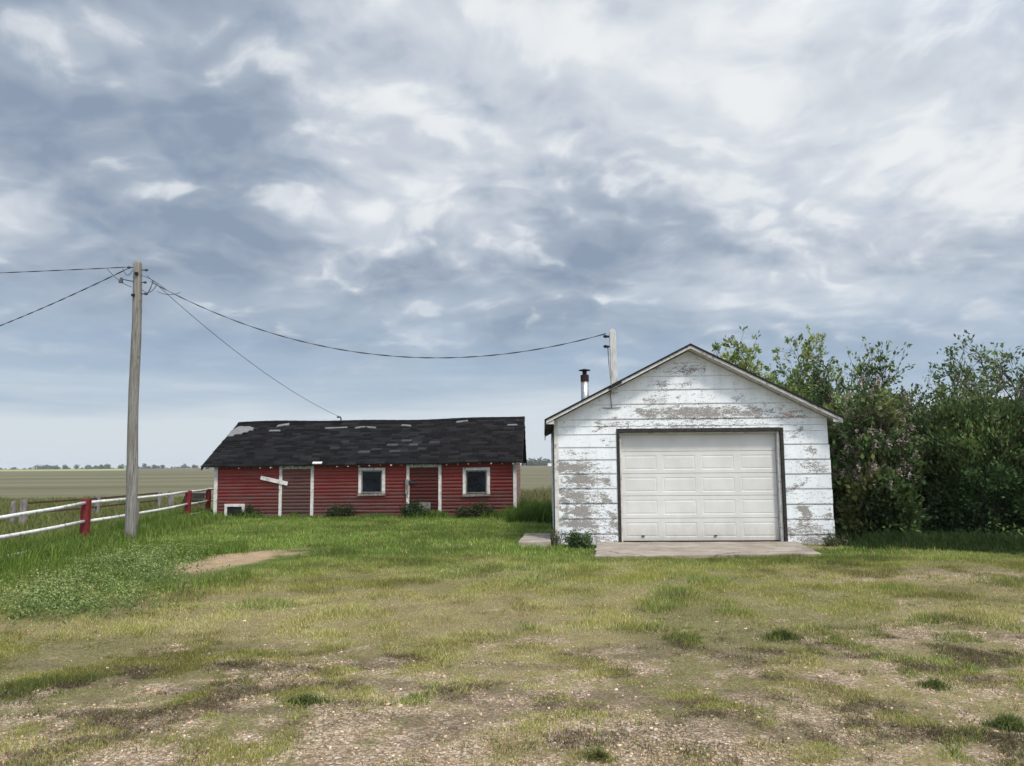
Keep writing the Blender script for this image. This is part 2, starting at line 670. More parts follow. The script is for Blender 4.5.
# ------------------------------------------------------------------ garage
garage = empty('garage', (GO[0], GO[1], -.055), 'white single garage with peeling painted boards and a closed pale sectional door', 'garage', -TH)
GW, GD, GE, GP, GPU = 5.285, 6.6, 2.40, 3.765, 2.65
WH = 2.42                        # wall height at the eaves
D0, D1, DT = 1.27, 4.37, 2.17


def rake(u):
    return np.where(u < GPU, WH + (GP - WH) * u / GPU, WH + (GP - WH) * (GW - u) / (GW - GPU))


PATCH = [  # x, y in the facade's own survey units, radii, strength
    (577, 466, 18, 5, .75), (562, 467, 4, 6, .6), (580, 479.5, 14, 5, .75), (608, 480, 7, 3, .5), (577, 494.5, 11, 4.5, .7), (605, 497, 6, 5, .6),
    (582, 509.5, 8, 5, .75), (563, 508, 3.5, 9, .55), (612, 512.5, 7, 2.5, .55), (575, 523, 14, 4, .75), (615, 523, 4, 6, .6), (563, 494, 3, 7, .5),
    (590, 520, 30, 24, .17), (590, 538, 28, 6, .32), (579, 452.5, 18, 2, .30), (611, 441.5, 4, 3, .5), (590, 500, 30, 40, .15), (806, 500, 24, 40, .07), (700, 420, 80, 16, .06),
    (682, 414, 40, 6, .42), (727, 414, 40, 6, .42), (796, 415, 14, 4.5, .45), (760, 414, 14, 5, .25),
    (701, 370, 13, 5, .36), (687, 371, 12, 5, .36), (667, 387, 10, 4, .5), (694, 385, 10, 2.5, .42), (658, 399, 9, 5, .5), (687, 398, 4, 3.5, .4),
    (600, 427, 4, 4, .55), (615, 424, 13, 3, .4), (620, 419, 7, 1.6, .4), (695, 427, 78, 3.2, .36), (662, 368, 3, 3, .5), (650, 414, 8, 6, .4),
    (709, 397, 6, 4, .35), (744, 400, 8, 3, .32), (560, 420, 6, 2, .2),
    (814, 451, 4, 3, .6), (816, 466, 15, 4, .46), (821, 472, 11, 3, .46), (798, 487, 6, 3, .58), (809, 485.5, 4, 2.5, .6), (805, 479.5, 5, 2, .45),
    (806, 513, 5, 7, .65), (806, 509, 7, 3, .5), (824, 517, 11, 2, .4), (789, 530, 4, 4, .5), (806, 525.5, 14, 4, .45), (812, 532, 26, 5, .35),
    (815, 541, 22, 4, .7), (806, 430, 5, 4, .5), (797, 438, 11, 2.5, .38), (832, 515, 2.5, 18, .3), (792, 492, 3, 5, .3)]


def peel_at(u, w):
    x, y = 556 + u / .01907, 543 - w / .01965
    p = 0.165 + .14 * fbm(x * .035, y * .09, 61)
    jx, jy = (fbm(x * .11, y * .25, 71) - .5) * 24, (fbm(x * .11, y * .25, 81) - .5) * 9
    for cx, cy, rx, ry, s in PATCH:
        d = ((x + jx - cx) / rx) ** 2 + ((y + jy - cy) / ry) ** 2
        p = p + .78 * s * np.exp(-d * .85)
    return np.clip(p, 0, .95)


def boards(rows, u0, u1, top=None, proud=.0065, gap=.003, ragged=False):
    """lapped boards, leaning out to their lower edge; fine grid so the wear can follow each board"""
    Vs, Fs, base = [], [], 0
    nu = max(2, int((u1 - u0) / .022))
    us = np.linspace(u0, u1, nu + 1)
    for a, b in zip(rows[:-1], rows[1:]):
        off = random.uniform(-.004, .004)
        e = random.uniform(-.010, .010) + .05 * (1 - a / 2.3) if ragged else 0
        uu = us.copy()
        uu[-1] += e
        ws = np.linspace(a + gap, b + gap, 9)
        vv = np.linspace(-proud, -.003, 9)
        ws = np.concatenate([[a + gap], ws])
        vv = np.concatenate([[.001], vv])
        sag = (fbm(us * .8, us * 0 + a * 9, 5) - .5) * .012
        Wg = ws[:, None] + sag[None]
        if top is not None:
            Wg = np.minimum(Wg, top(us)[None])
        Ug = np.broadcast_to(uu[None], Wg.shape)
        Vg = np.broadcast_to(vv[:, None] + off * .4, Wg.shape)
        Vs.append(np.stack([Ug.ravel(), Vg.ravel(), Wg.ravel()], 1))
        n = nu + 1
        i = (np.arange(len(ws) - 1)[:, None] * n + np.arange(nu)[None]).ravel() + base
        q = np.stack([i, i + 1, i + n + 1, i + n], 1)
        W = np.concatenate(Vs)[:, 2]
        ok = (np.abs(W[q[:, 2]] - W[q[:, 1]]) + np.abs(W[q[:, 3]] - W[q[:, 0]]) > 1e-5) | (np.arange(len(q)) < nu)
        tp = np.array([True] * len(q)) if top is None else (W[q].min(1) < np.maximum(top(Vs[-1][(q - base)[:, 0], 0]), top(Vs[-1][(q - base)[:, 1], 0])) - 1e-4)
        Fs.append(q[ok & tp])
        base += len(Vs[-1])
    return np.concatenate(Vs), np.concatenate(Fs)


VA, FA, nb_ = [], [], 0
for rows, a, b, tp, rg in (([0, .20, .49, .79, 1.07, 1.36, 1.63, 1.87, 2.13, 2.285], 0.0, D0 - .06, None, False),
                           ([-.06, .17, .46, .75, 1.04, 1.33, 1.61, 1.90, 2.17, 2.285], D1 + .06, GW, None, True),
                           ([2.285, 2.42, 2.71, 2.99, 3.26, 3.53, 3.80], 0.0, GW, rake, False),
                           ([2.24, 2.285], D0 - .06, D1 + .06, None, False)):
    v, f = boards(rows, a, b, tp, ragged=rg)
    VA.append(v)
    FA.append(f + nb_)
    nb_ += len(v)
VA, FA = np.concatenate(VA), np.concatenate(FA)
xx = 556 + VA[:, 0] / .01907
yy = 543 - VA[:, 2] / .01965
red = np.exp(-(((xx - 797) / 14) ** 2 + ((yy - 415) / 6) ** 2)) * .9
o = mesh_np('wall', VA, [FA], M['siding'], garage, {'peel': peel_at(VA[:, 0], VA[:, 2]), 'redness': red})
o['label'] = 'gable front of wide lapped boards, white paint peeling'


def side_boards(x, sgn, d0, d1, h):
    rows = list(np.arange(0, h, .27)) + [h]
    v, f = boards(rows, d0, d1)
    P = np.stack([x - sgn * (-v[:, 1]) * -1, v[:, 0], v[:, 2]], 1)
    P[:, 0] = x + sgn * (-v[:, 1])
    pl = .22 + .35 * fbm(v[:, 0] * .9, v[:, 2] * 2, 9)
    return mesh_np('wall', P, [f], M['siding'], garage, {'peel': pl, 'redness': pl * 0})


side_boards(0, -1, .05, GD, WH)
side_boards(GW, 1, 0.005, GD, WH)
bk = MB()
bk.prism([(0.02, GD - .05, 0), (GW - .02, GD - .05, 0), (GW - .02, GD - .05, WH), (GPU, GD - .05, GP), (.02, GD - .05, WH)], (0, .04, 0))
bk.build('wall', M['whitetrim'], garage)
cb = MB()      # corner boards
cb.box(-.012, .070, -.034, -.014, 0, WH - .01)
cb.build('corner_board', M['whitetrim'], garage, .004)
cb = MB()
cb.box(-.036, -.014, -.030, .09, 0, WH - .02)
cb.build('corner_board', M['darkwood'], garage, .004)  # dark material paints in the shade on the left side wall
ft = MB()
ft.box(0.02, GW - .02, .03, GD - .06, -.12, .0)
ft.build('foundation', M['concrete'], garage)

fr = MB()      # weathered dark wood round the door opening
fr.box(D0 - .062, D0 - .005, -.028, .12, 0, DT + .062, jit=.003)
fr.box(D1 + .005, D1 + .062, -.028, .12, 0, DT + .062, jit=.003)
fr.box(D0 - .004, D1 + .004, -.026, .12, DT + .004, DT + .060, jit=.003)
fr.build('door_frame', M['darkwood'], garage, .004)
js = MB()
js.box(D0 - .003, D0 + .03, .05, .15, 0.03, DT)
js.box(D1 - .045, D1 + .003, .03, .15, 0.03, DT)
js.box(D0 + .031, D1 - .046, .05, .15, DT - .03, DT + .002)
js.build('door_jamb', M['whitetrim'], garage, .003)

gd = MB()
gd.box(D0 + .035, D1 - .05, .13, .165, .036, .062)
gdoor = gd.build('garage_door', M['black'], garage)
gdoor['label'] = 'closed pale sectional garage door with raised panels'


def door_section(z0, z1, panels):
    bm = bmesh.new()
    x0, x1, y = D0 + .032, D1 - .047, .155
    n = 4
    w = (x1 - x0) / n
    bw = .06
    xs = [x0]
    for k in range(n):
        xs += [x0 + k * w + bw, x0 + (k + 1) * w - bw]
    xs.append(x1)
    hh = z1 - z0
    zs = [z0, z0 + .07, z1 - .075, z1] if panels else [z0, z1]
    if not panels:
        xs = [x0, x1]
    g = [[bm.verts.new((a, y, c)) for a in xs] for c in zs]
    pf = []
    for j in range(len(zs) - 1):
        for i in range(len(xs) - 1):
            f = bm.faces.new((g[j][i], g[j][i + 1], g[j + 1][i + 1], g[j + 1][i]))
            if panels and j == 1 and i % 2 == 1:
                pf.append(f)
    bm.normal_update()
    for f in pf:
        r = bmesh.ops.inset_individual(bm, faces=[f], thickness=.014, depth=-.0045)
        r = bmesh.ops.inset_individual(bm, faces=[f], thickness=.016, depth=0)
        r = bmesh.ops.inset_individual(bm, faces=[f], thickness=.026, depth=.004)
    ex = [e for e in bm.edges if e.is_boundary]
    r = bmesh.ops.extrude_edge_only(bm, edges=ex)
    for v in [q for q in r['geom'] if isinstance(q, bmesh.types.BMVert)]:
        v.co.y += .035
    bmesh.ops.recalc_face_normals(bm, faces=bm.faces)
    me = bpy.data.meshes.new('door_section')
    bm.to_mesh(me)
    bm.free()
    me.materials.append(M['doorpaint'])
    ob = bpy.data.objects.new('door_section', me)
    col.objects.link(ob)
    ob.parent = gdoor
    b = ob.modifiers.new('bevel', 'BEVEL')
    b.width, b.segments, b.limit_method = .004, 2, 'ANGLE'


zz = [.066, .50, .935, 1.37, 1.80, 2.165]
for k in range(5):
    door_section(zz[k], zz[k + 1] - .006, k < 4)
for u in (1.70, 3.10):
    hd = MB()
    hd.tube([(u - .03, .140, .16), (u + .03, .140, .16)], .012, 6)
    hd.build('handle', M['black'], gdoor)

# roof
OVL, OVR, RK = .165, .175, .28
SL = (GP - WH) / GPU


def slope_slab(side, z_off, th, v0, v1, dov):
    ov = (OVL if side == 0 else OVR) + dov
    sgn = -1 if side == 0 else 1
    ue = -ov if side == 0 else GW + ov
    ze = WH - SL * ov + z_off
    a, b = (ue, ze), (GPU, GP + z_off)
    nrm = Vector((-(b[1] - a[1]), b[0] - a[0])).normalized() if side == 0 else Vector(((b[1] - a[1]), -(b[0] - a[0]))).normalized()
    up = (0, th)
    return [(a[0], v0, a[1]), (b[0], v0, b[1]), (b[0], v0, b[1] + th), (a[0], v0, a[1] + th)], (0, v1 - v0, 0)


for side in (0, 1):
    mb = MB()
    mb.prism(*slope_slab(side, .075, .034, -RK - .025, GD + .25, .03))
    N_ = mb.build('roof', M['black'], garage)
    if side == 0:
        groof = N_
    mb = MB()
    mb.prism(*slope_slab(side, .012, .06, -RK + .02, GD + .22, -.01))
    mb.build('soffit', M['whitetrim'] if side else M['greywood'], groof)  # left soffit is darker: the shade under that eave is put into its colour
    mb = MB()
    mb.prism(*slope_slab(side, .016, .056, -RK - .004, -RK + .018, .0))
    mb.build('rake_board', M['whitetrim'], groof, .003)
zl = WH - SL * OVL
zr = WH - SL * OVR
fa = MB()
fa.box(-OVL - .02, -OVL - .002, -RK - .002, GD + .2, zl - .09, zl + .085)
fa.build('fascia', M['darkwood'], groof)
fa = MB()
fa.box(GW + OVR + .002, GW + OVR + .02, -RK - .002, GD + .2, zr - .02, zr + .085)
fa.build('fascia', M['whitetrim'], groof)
# end returns of the soffit at the eave corners
for q in ([(-OVL + .004, -RK + .02, zl), (-.012, -RK + .02, zl), (-.012, -RK + .02, WH + .005), (-OVL + .004, -RK + .02, zl + .016)],
          [(GW + OVR - .004, -RK + .02, zr), (GW + .03, -RK + .02, zr), (GW + .03, -RK + .02, WH - .02), (GW + OVR - .004, -RK + .02, zr + .016)]):
    er = MB()
    er.prism(q, (0, .018, 0))
    er.build('eave_return', M['whitetrim'], groof)

# wire mast on the gable
mast = MB()
mast.prism([(1.12, -.16, 2.95), (1.255, -.16, 2.95), (1.225, -.16, 4.16), (1.16, -.16, 4.22), (1.105, -.16, 4.16)], (0, .11, 0))
mst = mast.build('mast', M['mast'], garage, .006)
mst['label'] = 'white square post standing through the roof edge to carry the cable'
bt = MB()
bt.prism([(1.06, -.315, 2.995), (1.31, -.315, 3.12), (1.31, -.315, 3.15), (1.06, -.315, 3.025)], (0, .34, 0))
bt.build('boot', M['black'], mst)
for z in (4.06, 3.86):
    k = MB()
    k.tube([(1.10, -.11, z), (1.03, -.11, z + .005)], [.018, .03], 8)
    k.tube([(1.03, -.11, z + .005), (.985, -.11, z + .005)], [.035, .02], 8)
    k.build('insulator', M['black'], mst)
cd = MB()
cd.tube([(1.07, -.09, 3.86), (1.085, -.10, 3.5), (1.10, -.345, 3.07), (1.105, -.03, 2.92), (1.13, -.022, 2.66)], .010, 6)
cd.tube([(.95, -.02, 2.66), (1.08, -.022, 2.65), (1.3, -.022, 2.66)], .008, 6)
cd.build('conduit', M['greywood'], mst)

# stove pipe
cy, cv = .73, 2.2
CHZ = -.13
ch = MB()
ch.tube([(cy, cv, 2.6), (cy, cv, 3.55 + CHZ)], .088, 20)
chim = ch.build('chimney', M['steel'], garage, smooth=False)
for p in chim.data.polygons:
    p.use_smooth = len(p.vertices) == 4
k = MB()
k.tube([(cy, cv, 3.552 + CHZ), (cy, cv, 3.70 + CHZ)], .094, 20)
k.build('collar', M['rust'], chim)
k = MB()
k.tube([(cy, cv, 3.70 + CHZ), (cy, cv, 3.80 + CHZ)], .05, 12)
k.tube([(cy, cv, 3.80 + CHZ), (cy, cv, 3.815 + CHZ), (cy, cv, 3.84 + CHZ)], [.135, .13, .03], 20)
k.build('cap', M['black'], chim)
k = MB()
k.tube([(cy, cv, 3.10 + CHZ), (cy, cv, 3.135 + CHZ)], .094, 20)
k.beam((cy + .08, cv, 3.117 + CHZ), (cy + .62, cv, 3.10 + CHZ), .03, .03)
k.build('brace', M['black'], chim)
k = MB()
k.tube([(cy, cv, 2.62), (cy, cv, 2.83)], [.19, .10], 16)
k.build('flashing', M['black'], chim)

# ------------------------------------------------------------------ barn
barn = empty('barn', (BO[0], BO[1], 0), 'long low red wooden shed with black shingle roof and white trim', 'shed', -TH)
BW, BD, BE, BR = 9.07, 5.0, 1.60, 2.94


def tilt(u):
    return .009 * u


def lap(u0, u1, rows, face, m, parent, name='wall', top=None, step=.25, proud=.0065):
    """clapboard skin; face maps (along, out, up) to local coordinates"""
    V, Fq, b = [], [], 0
    n = max(2, int((u1 - u0) / step))
    us = np.linspace(u0, u1, n + 1)
    for a, c in zip(rows[:-1], rows[1:]):
        j = (rng.random(n + 1) - .5) * .006
        lo = a + tilt(us) * (a / 1.6) + j
        hi = c + tilt(us) * (c / 1.6) + .004
        if top is not None:
            t = top(us)
            keep = lo < t - .005
            lo, hi = np.minimum(lo, t), np.minimum(hi, t)
        for w, out in ((lo, 0.0), (lo, proud), (hi, .002)):
            V.append(np.stack(face(us, out, w), 1))
        for r in range(2):
            i = b + r * (n + 1) + np.arange(n)
            Fq.append(np.stack([i, i + 1, i + n + 2, i + n + 1], 1))
        b += 3 * (n + 1)
    return mesh_np(name, np.concatenate(V), [np.concatenate(Fq)], m, parent)


rowh = np.linspace(0, 1.60, 17)
lap(0, BW, rowh, lambda u, o_, w: (u, 0 * u - o_, w), M['red'], barn)
gtop = lambda d: np.minimum(1.56 + (BR - 1.56) * d / 2.5, 1.56 + (BR - 1.56) * (5 - d) / 2.5)
allrows = np.arange(0, 3.1, .1)
o = lap(0, BD, allrows, lambda u, o_, w: (0 * u + BW + o_, u, w + .08 * w / 1.6), M['pinkwall'], barn, top=gtop, step=.1)
o['label'] = 'faded pink end wall with flaking paint'
lap(0, BD, allrows, lambda u, o_, w: (0 * u - o_, u, w), M['red'], barn, top=gtop, step=.1)
lap(0, BW, rowh, lambda u, o_, w: (u, 0 * u + BD + o_, w), M['red'], barn)


def bz(u, w):
    return w + tilt(u) * w / 1.6


def trimboard(name, u0, u1, w0, w1, m, parent, out0=-.040, out1=-.004, lean=0.0):
    b = MB()
    vs = []
    for y in (out0, out1):
        vs += [(u0, y, bz(u0, w0)), (u1, y, bz(u1, w0)), (u1 + lean, y, bz(u1, w1)), (u0 + lean, y, bz(u0, w1))]
    b.add(vs, [(0, 1, 2, 3), (7, 6, 5, 4), (0, 4, 5, 1), (1, 5, 6, 2), (2, 6, 7, 3), (3, 7, 4, 0)])
    return b.build(name, m, parent, .004)


c1 = trimboard('corner_board', -.02, .085, 0, 1.55, M['whitetrim'], barn)
b = MB()
b.box(BW - .06, BW + .02, -.045, -.016, 0, 1.62)
b.box(BW + .016, BW + .04, -.045, .075, 0, 1.62)
b.build('corner_board', M['whitetrim'], barn, .004)


def barn_door(u0, u1, top, m, label, extra):
    d = lap(u0 + .09, u1 - .09, np.linspace(.0, top - .08, 15), lambda u, o_, w: (u, 0 * u - .016 - o_ * .9, w), m, barn, 'door', step=.12)
    d['label'] = label
    b = MB()
    b.prism([(u0, -.052, 0), (u0 + .09, -.052, 0), (u0 + .09, -.052, bz(u0, top)), (u0, -.052, bz(u0, top))], (0, .048, 0))
    b.prism([(u1 - .09, -.052, 0), (u1, -.052, 0), (u1, -.052, bz(u1, top)), (u1 - .09, -.052, bz(u1, top))], (0, .048, 0))
    b.prism([(u0 + .092, -.050, bz(u0, top - .085)), (u1 - .092, -.050, bz(u1, top - .085)), (u1 - .092, -.050, bz(u1, top)), (u0 + .092, -.050, bz(u0, top))], (0, .046, 0))
    b.build('door_frame', M['whitetrim'], d, .004)
    return d


dr1 = barn_door(1.97, 3.02, 1.50, M['door1'], 'weathered grey brown plank door', 0)
dr2 = barn_door(5.82, 6.87, 1.49, M['door2'], 'dark brown plank door with patched foot', 1)
b = MB()
b.box(6.22, 6.55, -.045, -.033, .14, .42)
b.build('patch_panel', M['greywood'], dr2)
b = MB()     # wooden turn latch
b.box(5.74, 6.10, -.085, -.056, .98, 1.06, Matrix.Rotation(R(3), 3, 'Y'), .004)
b.build('latch', M['darkwood'], dr2, .003)
b = MB()
b.box(5.80, 5.90, -.115, -.088, .66, 1.10, None, .004)
b.build('latch_post', M['greywood'], dr2, .003)
b = MB()     # crooked nailed board
b.box(1.40, 2.25, -.082, -.056, 1.03, 1.145, Matrix.Rotation(R(13), 3, 'Y'), .004)
b.build('board', M['whitetrim'], barn, .004)['label'] = 'white board nailed askew across the door post'


def barn_window(u0, u1, w0, w1):
    p = MB()
    p.box(u0 + .09, u1 - .09, -.024, -.018, bz(u0, w0) + .08, bz(u0, w1) - .08)
    win = empty_part = p.build('window', M['glass'], barn)
    f = MB()
    z0, z1 = bz(u0, w0), bz(u0, w1)
    f.box(u0, u0 + .088, -.052, -.006, z0 + .062, z1, None, .003)
    f.box(u1 - .088, u1, -.052, -.006, z0 + .062, z1, None, .003)
    f.box(u0 + .09, u1 - .09, -.050, -.006, z1 - .085, z1 - .002, None, .003)
    f.build('frame', M['whitetrim'], win, .004)
    f = MB()
    for a, c, e, g_ in ((u0 + .088, u0 + .125, z0 + .08, z1 - .088), (u1 - .125, u1 - .088, z0 + .08, z1 - .088), (u0 + .126, u1 - .126, z1 - .122, z1 - .088), (u0 + .126, u1 - .126, z0 + .08, z0 + .112)):
        f.box(a, c, -.036, -.02, e, g_)
    f.build('sash', M['greywood'], win, .002)
    f = MB()
    f.box(u0 - .02, u1 + .015, -.075, -.008, z0 - .01, z0 + .058, Matrix.Rotation(R(-1), 3, 'Y'), .004)
    f.build('sill', M['greywood'], win, .004)


barn_window(4.375, 5.18, .61, 1.42)
barn_window(7.51, 8.32, .57, 1.38)
h = MB()
h.box(.40, .86, -.022, -.017, 0, .31)
ht = h.build('hatch', M['black'], barn)  # black sheet paints the unlit inside of the opening
f = MB()
f.box(.325, .405, -.05, -.006, 0, .315)
f.box(.855, .935, -.05, -.006, 0, .315)
f.box(.325, .935, -.052, -.006, .318, .40)
f.build('frame', M['whitetrim'], ht, .004)
# electricity pipe on the ridge
b = MB()
b.tube([(3.17, 2.42, 2.78), (3.165, 2.42, 3.10), (3.14, 2.42, 3.14), (3.08, 2.42, 3.15)], .022, 8)
bm_ = b.build('mast', M['black'], barn)
b = MB()
b.tube([(3.09, 2.42, 3.15), (3.03, 2.42, 3.13)], [.04, .025], 8)
b.build('insulator', M['greywood'], bm_)

# roof of overlapping shingle tabs
EV, EZ = -.24, 1.515        # eave line
SLP = math.hypot(2.5 - EV, BR + .03 - EZ)
V, Fq, Cc = [], [], []


def roofpt(u, s, lift=0.0, back=False):
    f_ = s / SLP
    v_ = EV + (2.5 - EV) * f_
    z_ = EZ + (BR + .03 - EZ) * f_
    z_ += tilt(u) + .022 * math.sin(u * .7 + 1) * f_ + .012 * math.sin(u * 1.9) * f_ + .012 * math.sin(u * 2.3 + 2) * (1 - f_)
    if back:
        v_ = 5 - v_
    return (u, v_, z_ + lift)


UL, UR = -.33, BW + .22
nrow = 21
for back in (False, True):
    for r in range(nrow):
        s0, s1 = SLP * r / nrow, SLP * (r + 1.25) / nrow
        s1 = min(s1, SLP)
        u = UL + random.uniform(-.02, 0)
        first = True
        while u < UR:
            w_ = random.uniform(.24, .36)
            ua, ub = u + .003, min(u + w_ - .003, UR + random.uniform(0, .025))
            u += w_
            drop = random.uniform(-.012, .012) if r else random.uniform(-.03, .01)
            curl = random.choice([0, 0, 0, .006, .014]) + .012
            ps = [roofpt(ua, s0 + drop, curl + .014, back), roofpt(ub, s0 + drop + random.uniform(-.006, .006), curl * random.uniform(.7, 1.2) + .014, back),
                  roofpt(ub, s1, .010, back), roofpt(ua, s1, .010, back)]
            lo = [roofpt(ua, s0 + drop, .006, back), roofpt(ub, s0 + drop, .006, back)]
            bi = len(V)
            V += ps + lo
            Fq += [(bi, bi + 1, bi + 2, bi + 3), (bi + 4, bi + 5, bi + 1, bi)]
            g_ = random.choice([.010, .012, .015, .018, .022, .028])
            if not back and random.random() < .006 + (.07 if (3.2 < ua < 8.6 and 2 <= r <= 13 and fbm(np.array([ua * .9]), np.array([r * .5]), 7)[0] > .53) else 0):
                g_ = random.uniform(.03, .10)
            Cc += [(g_, g_ * 1.0, g_ * 1.08)] * 6
barn_roof = mesh_np('roof', np.array(V), [np.array(Fq)], M['shingle'], barn, {'Col': np.array(Cc)})
dk = MB()
for back in (False, True):
    nn = 16
    for i in range(nn):
        a, c = UL + .01 + (UR - UL - .02) * i / nn, UL + .01 + (UR - UL - .02) * (i + 1) / nn
        q = [roofpt(a, .02, 0, back), roofpt(c, .02, 0, back), roofpt(c, SLP, 0, back), roofpt(a, SLP, 0, back)]
        dk.add(q + [(x, y, z - .03) for x, y, z in q], [(0, 1, 2, 3), (7, 6, 5, 4), (0, 4, 5, 1), (2, 6, 7, 3)] + ([(3, 7, 4, 0)] if i == 0 else []) + ([(1, 5, 6, 2)] if i == nn - 1 else []))
dk.build('deck', M['darkwood'], barn_roof)
rc = MB()
pts = [roofpt(u, SLP, .03) for u in np.linspace(UL - .01, UR + .015, 30)]
for a, c in zip(pts[:-1], pts[1:]):
    rc.add([(a[0], a[1] - .13, a[2] - .06), (c[0] + .01, c[1] - .13, c[2] - .055), (c[0] + .01, c[1], c[2] + .014), (a[0], a[1], a[2] + .008), (a[0], a[1] + .13, a[2] - .06), (c[0] + .01, c[1] + .13, c[2] - .055)],
           [(0, 1, 2, 3), (3, 2, 5, 4)], (.014, .014, .016))
rc.build('ridge_cap', M['shingle'], barn_roof, colors=True)
# verge boards on the two gable ends
for ue, m_ in ((UL + .0, 'black'), (UR - .0, 'black')):
    b = MB()
    for back in (False, True):
        q0, q1 = roofpt(ue, 0.0, 0, back), roofpt(ue, SLP, 0, back)
        b.add([(ue - .012, q0[1], q0[2] - .11), (ue - .012, q1[1], q1[2] - .11), (ue - .012, q1[1], q1[2] + .012), (ue - .012, q0[1], q0[2] + .012),
               (ue + .012, q0[1], q0[2] - .11), (ue + .012, q1[1], q1[2] - .11), (ue + .012, q1[1], q1[2] + .012), (ue + .012, q0[1], q0[2] + .012)],
              [(0, 1, 2, 3), (7, 6, 5, 4), (0, 4, 5, 1), (1, 5, 6, 2), (2, 6, 7, 3), (3, 7, 4, 0)])
    b.build('verge_board', M[m_], barn_roof)
# bare decking where shingles have blown off
def bare(name_pts):
    q = [roofpt(u, s, .045) for u, s in name_pts]
    b = MB()
    b.add(q + [(x, y, z - .03) for x, y, z in q], [tuple(range(len(q))), tuple(range(len(q), 2 * len(q)))[::-1]] + [(i, (i + 1) % len(q), len(q) + (i + 1) % len(q), len(q) + i) for i in range(len(q))])
    return b.build('bare_patch', M['deck'], barn_roof)


bare([(-.32, 2.02), (-.12, 2.02), (-.10, 2.14), (.10, 2.15), (.12, 2.27), (.26, 2.28), (.27, 2.40), (.40, 2.40), (.36, 2.53), (.40, 2.55), (.22, 2.66), (.20, 2.70), (-.02, 2.69), (-.06, 2.75), (-.20, 2.73), (-.32, 2.45)])['label'] = 'large pale bare patch'
for u, s, w_, h_, sk in ((1.10, 2.64, .38, .12, .14), (.95, 2.32, .38, .06, 0), 
                         (2.75, 2.50, .75, .05, .03), (3.75, 2.48, .34, .06, .06), (4.12, 2.53, .34, .06, -.07), (5.25, 2.66, .34, .07, -.05), (7.05, 2.78, .4, .07, .05),
                         (8.75, 2.47, .34, .05, 0)):
    bare([(u, s), (u + w_, s + sk), (u + w_ - .02, s + sk + h_), (u + .03, s + h_)])
bare([(3.02, .02), (3.3, .02), (3.3, .12), (3.02, .11)]).data.materials[0] = M['whitetrim']
u = -.2
while u < BW + .15:          # whitewashed rafter ends under the eave
    b = MB()
    q = roofpt(u, 0, 0)
    b.box(u, u + random.uniform(.022, .036), q[1] - .012, q[1] + .16, q[2] - .066 + random.uniform(-.008, .012), q[2] - .032)
    b.build('rafter_tail', M[random.choice(['whitetrim', 'greywood', 'whitetrim', 'greywood', 'darkwood'])], barn, .002)
    u += random.uniform(.31, .35)

# ------------------------------------------------------------------ utility pole and wires
PX, PY = -7.92, 16.16
pole = empty('utility_pole', (PX, PY, 0), 'weathered grey wooden pole standing by the white rail fence with wires fanning from its top', 'utility pole')
b = MB()
hs = np.linspace(-.3, 5.86, 24)
b.tube([(-.09 * max(0, z) / 5.9 + .012 * math.sin(z * 1.7), 0, z) for z in hs] + [(-.09, 0, 5.93)], [.115 - .026 * max(0, z) / 5.9 + random.uniform(-.003, .003) for z in hs] + [.05], 18)
b.build('pole', M['pole'], pole, smooth=True)
for sx, z, L in ((-1, 5.78, .14), (1, 5.72, .14), (1, 5.45, .12), (1, 5.20, .16)):
    b = MB()
    x0 = -.09 + sx * .08
    b.tube([(x0, 0, z), (x0 + sx * L * .6, 0, z)], .012, 6)
    b.tube([(x0 + sx * L * .5, 0, z), (x0 + sx * L * .75, 0, z), (x0 + sx * L, 0, z)], [.018, .032, .02], 8)
    b.build('insulator', M['cable'], pole)
b = MB()
b.tube([(-.17, -.02, 5.47), (-.42, -.02, 5.52)], .012, 6)
b.tube([(-.42, -.02, 5.55), (-.43, -.02, 5.44)], [.025, .05], 10)
b.build('bracket', M['cable'], pole)
for z, a in ((5.62, .03), (5.15, -.02)):
    b = MB()
    b.box(-.09 + a - .03, -.09 + a + .03, -.135, -.08, z - .025, z + .025)
    b.build('clamp', M['black'], pole)
b = MB()
def loop(p0, p1, sag, n=8):
    return [tuple(np.array(p0) * (1 - t) + np.array(p1) * t - np.array([0, 0, 4 * sag * t * (1 - t)])) for t in np.linspace(0, 1, n)]
b.tube(loop((-.75, 0, 5.76), (-.2, 0, 5.35), .06), .007, 5)
b.tube(loop((-.42, 0, 5.78), (-.2, 0, 5.72), .14), .007, 5)
b.tube(loop((-.02, 0, 5.35), (.35, 0, 5.42), .16), .007, 5)
b.tube(loop((.12, 0, 5.18), (.25, 0, 5.48), .05), .011, 5)
b.tube(loop((-.01, -.02, 5.6), (.55, -.02, 5.28), -.04), .006, 5)
b.tube(loop((.35, 0, 5.25), (.85, -.02, 5.22), .06), .006, 5)
b.build('jumper_wire', M['cable'], pole)


def wire(name, label, a, c, sag, r, twist=False, n=60):
    b = MB()
    a, c = np.array(a, float), np.array(c, float)
    pts = [a * (1 - t) + c * t - np.array([0, 0, 4 * sag * t * (1 - t)]) for t in np.linspace(0, 1, n)]
    b.tube(pts, r, 6)
    if twist:
        L = np.linalg.norm(c - a)
        for ph in (0, math.pi):
            nn = n * 6
            q = []
            for t in np.linspace(0, 1, nn):
                p = a * (1 - t) + c * t - np.array([0, 0, 4 * sag * t * (1 - t)])
                an = t * L * 2 * math.pi / .9 + ph
                q.append(p + np.array([0, math.cos(an), math.sin(an)]) * r * 1.2)
            b.tube(q, r * .75, 5)
    o = b.build(name, M['cable'])
    return tag(o, label, 'cable', 'overhead wires at the pole')


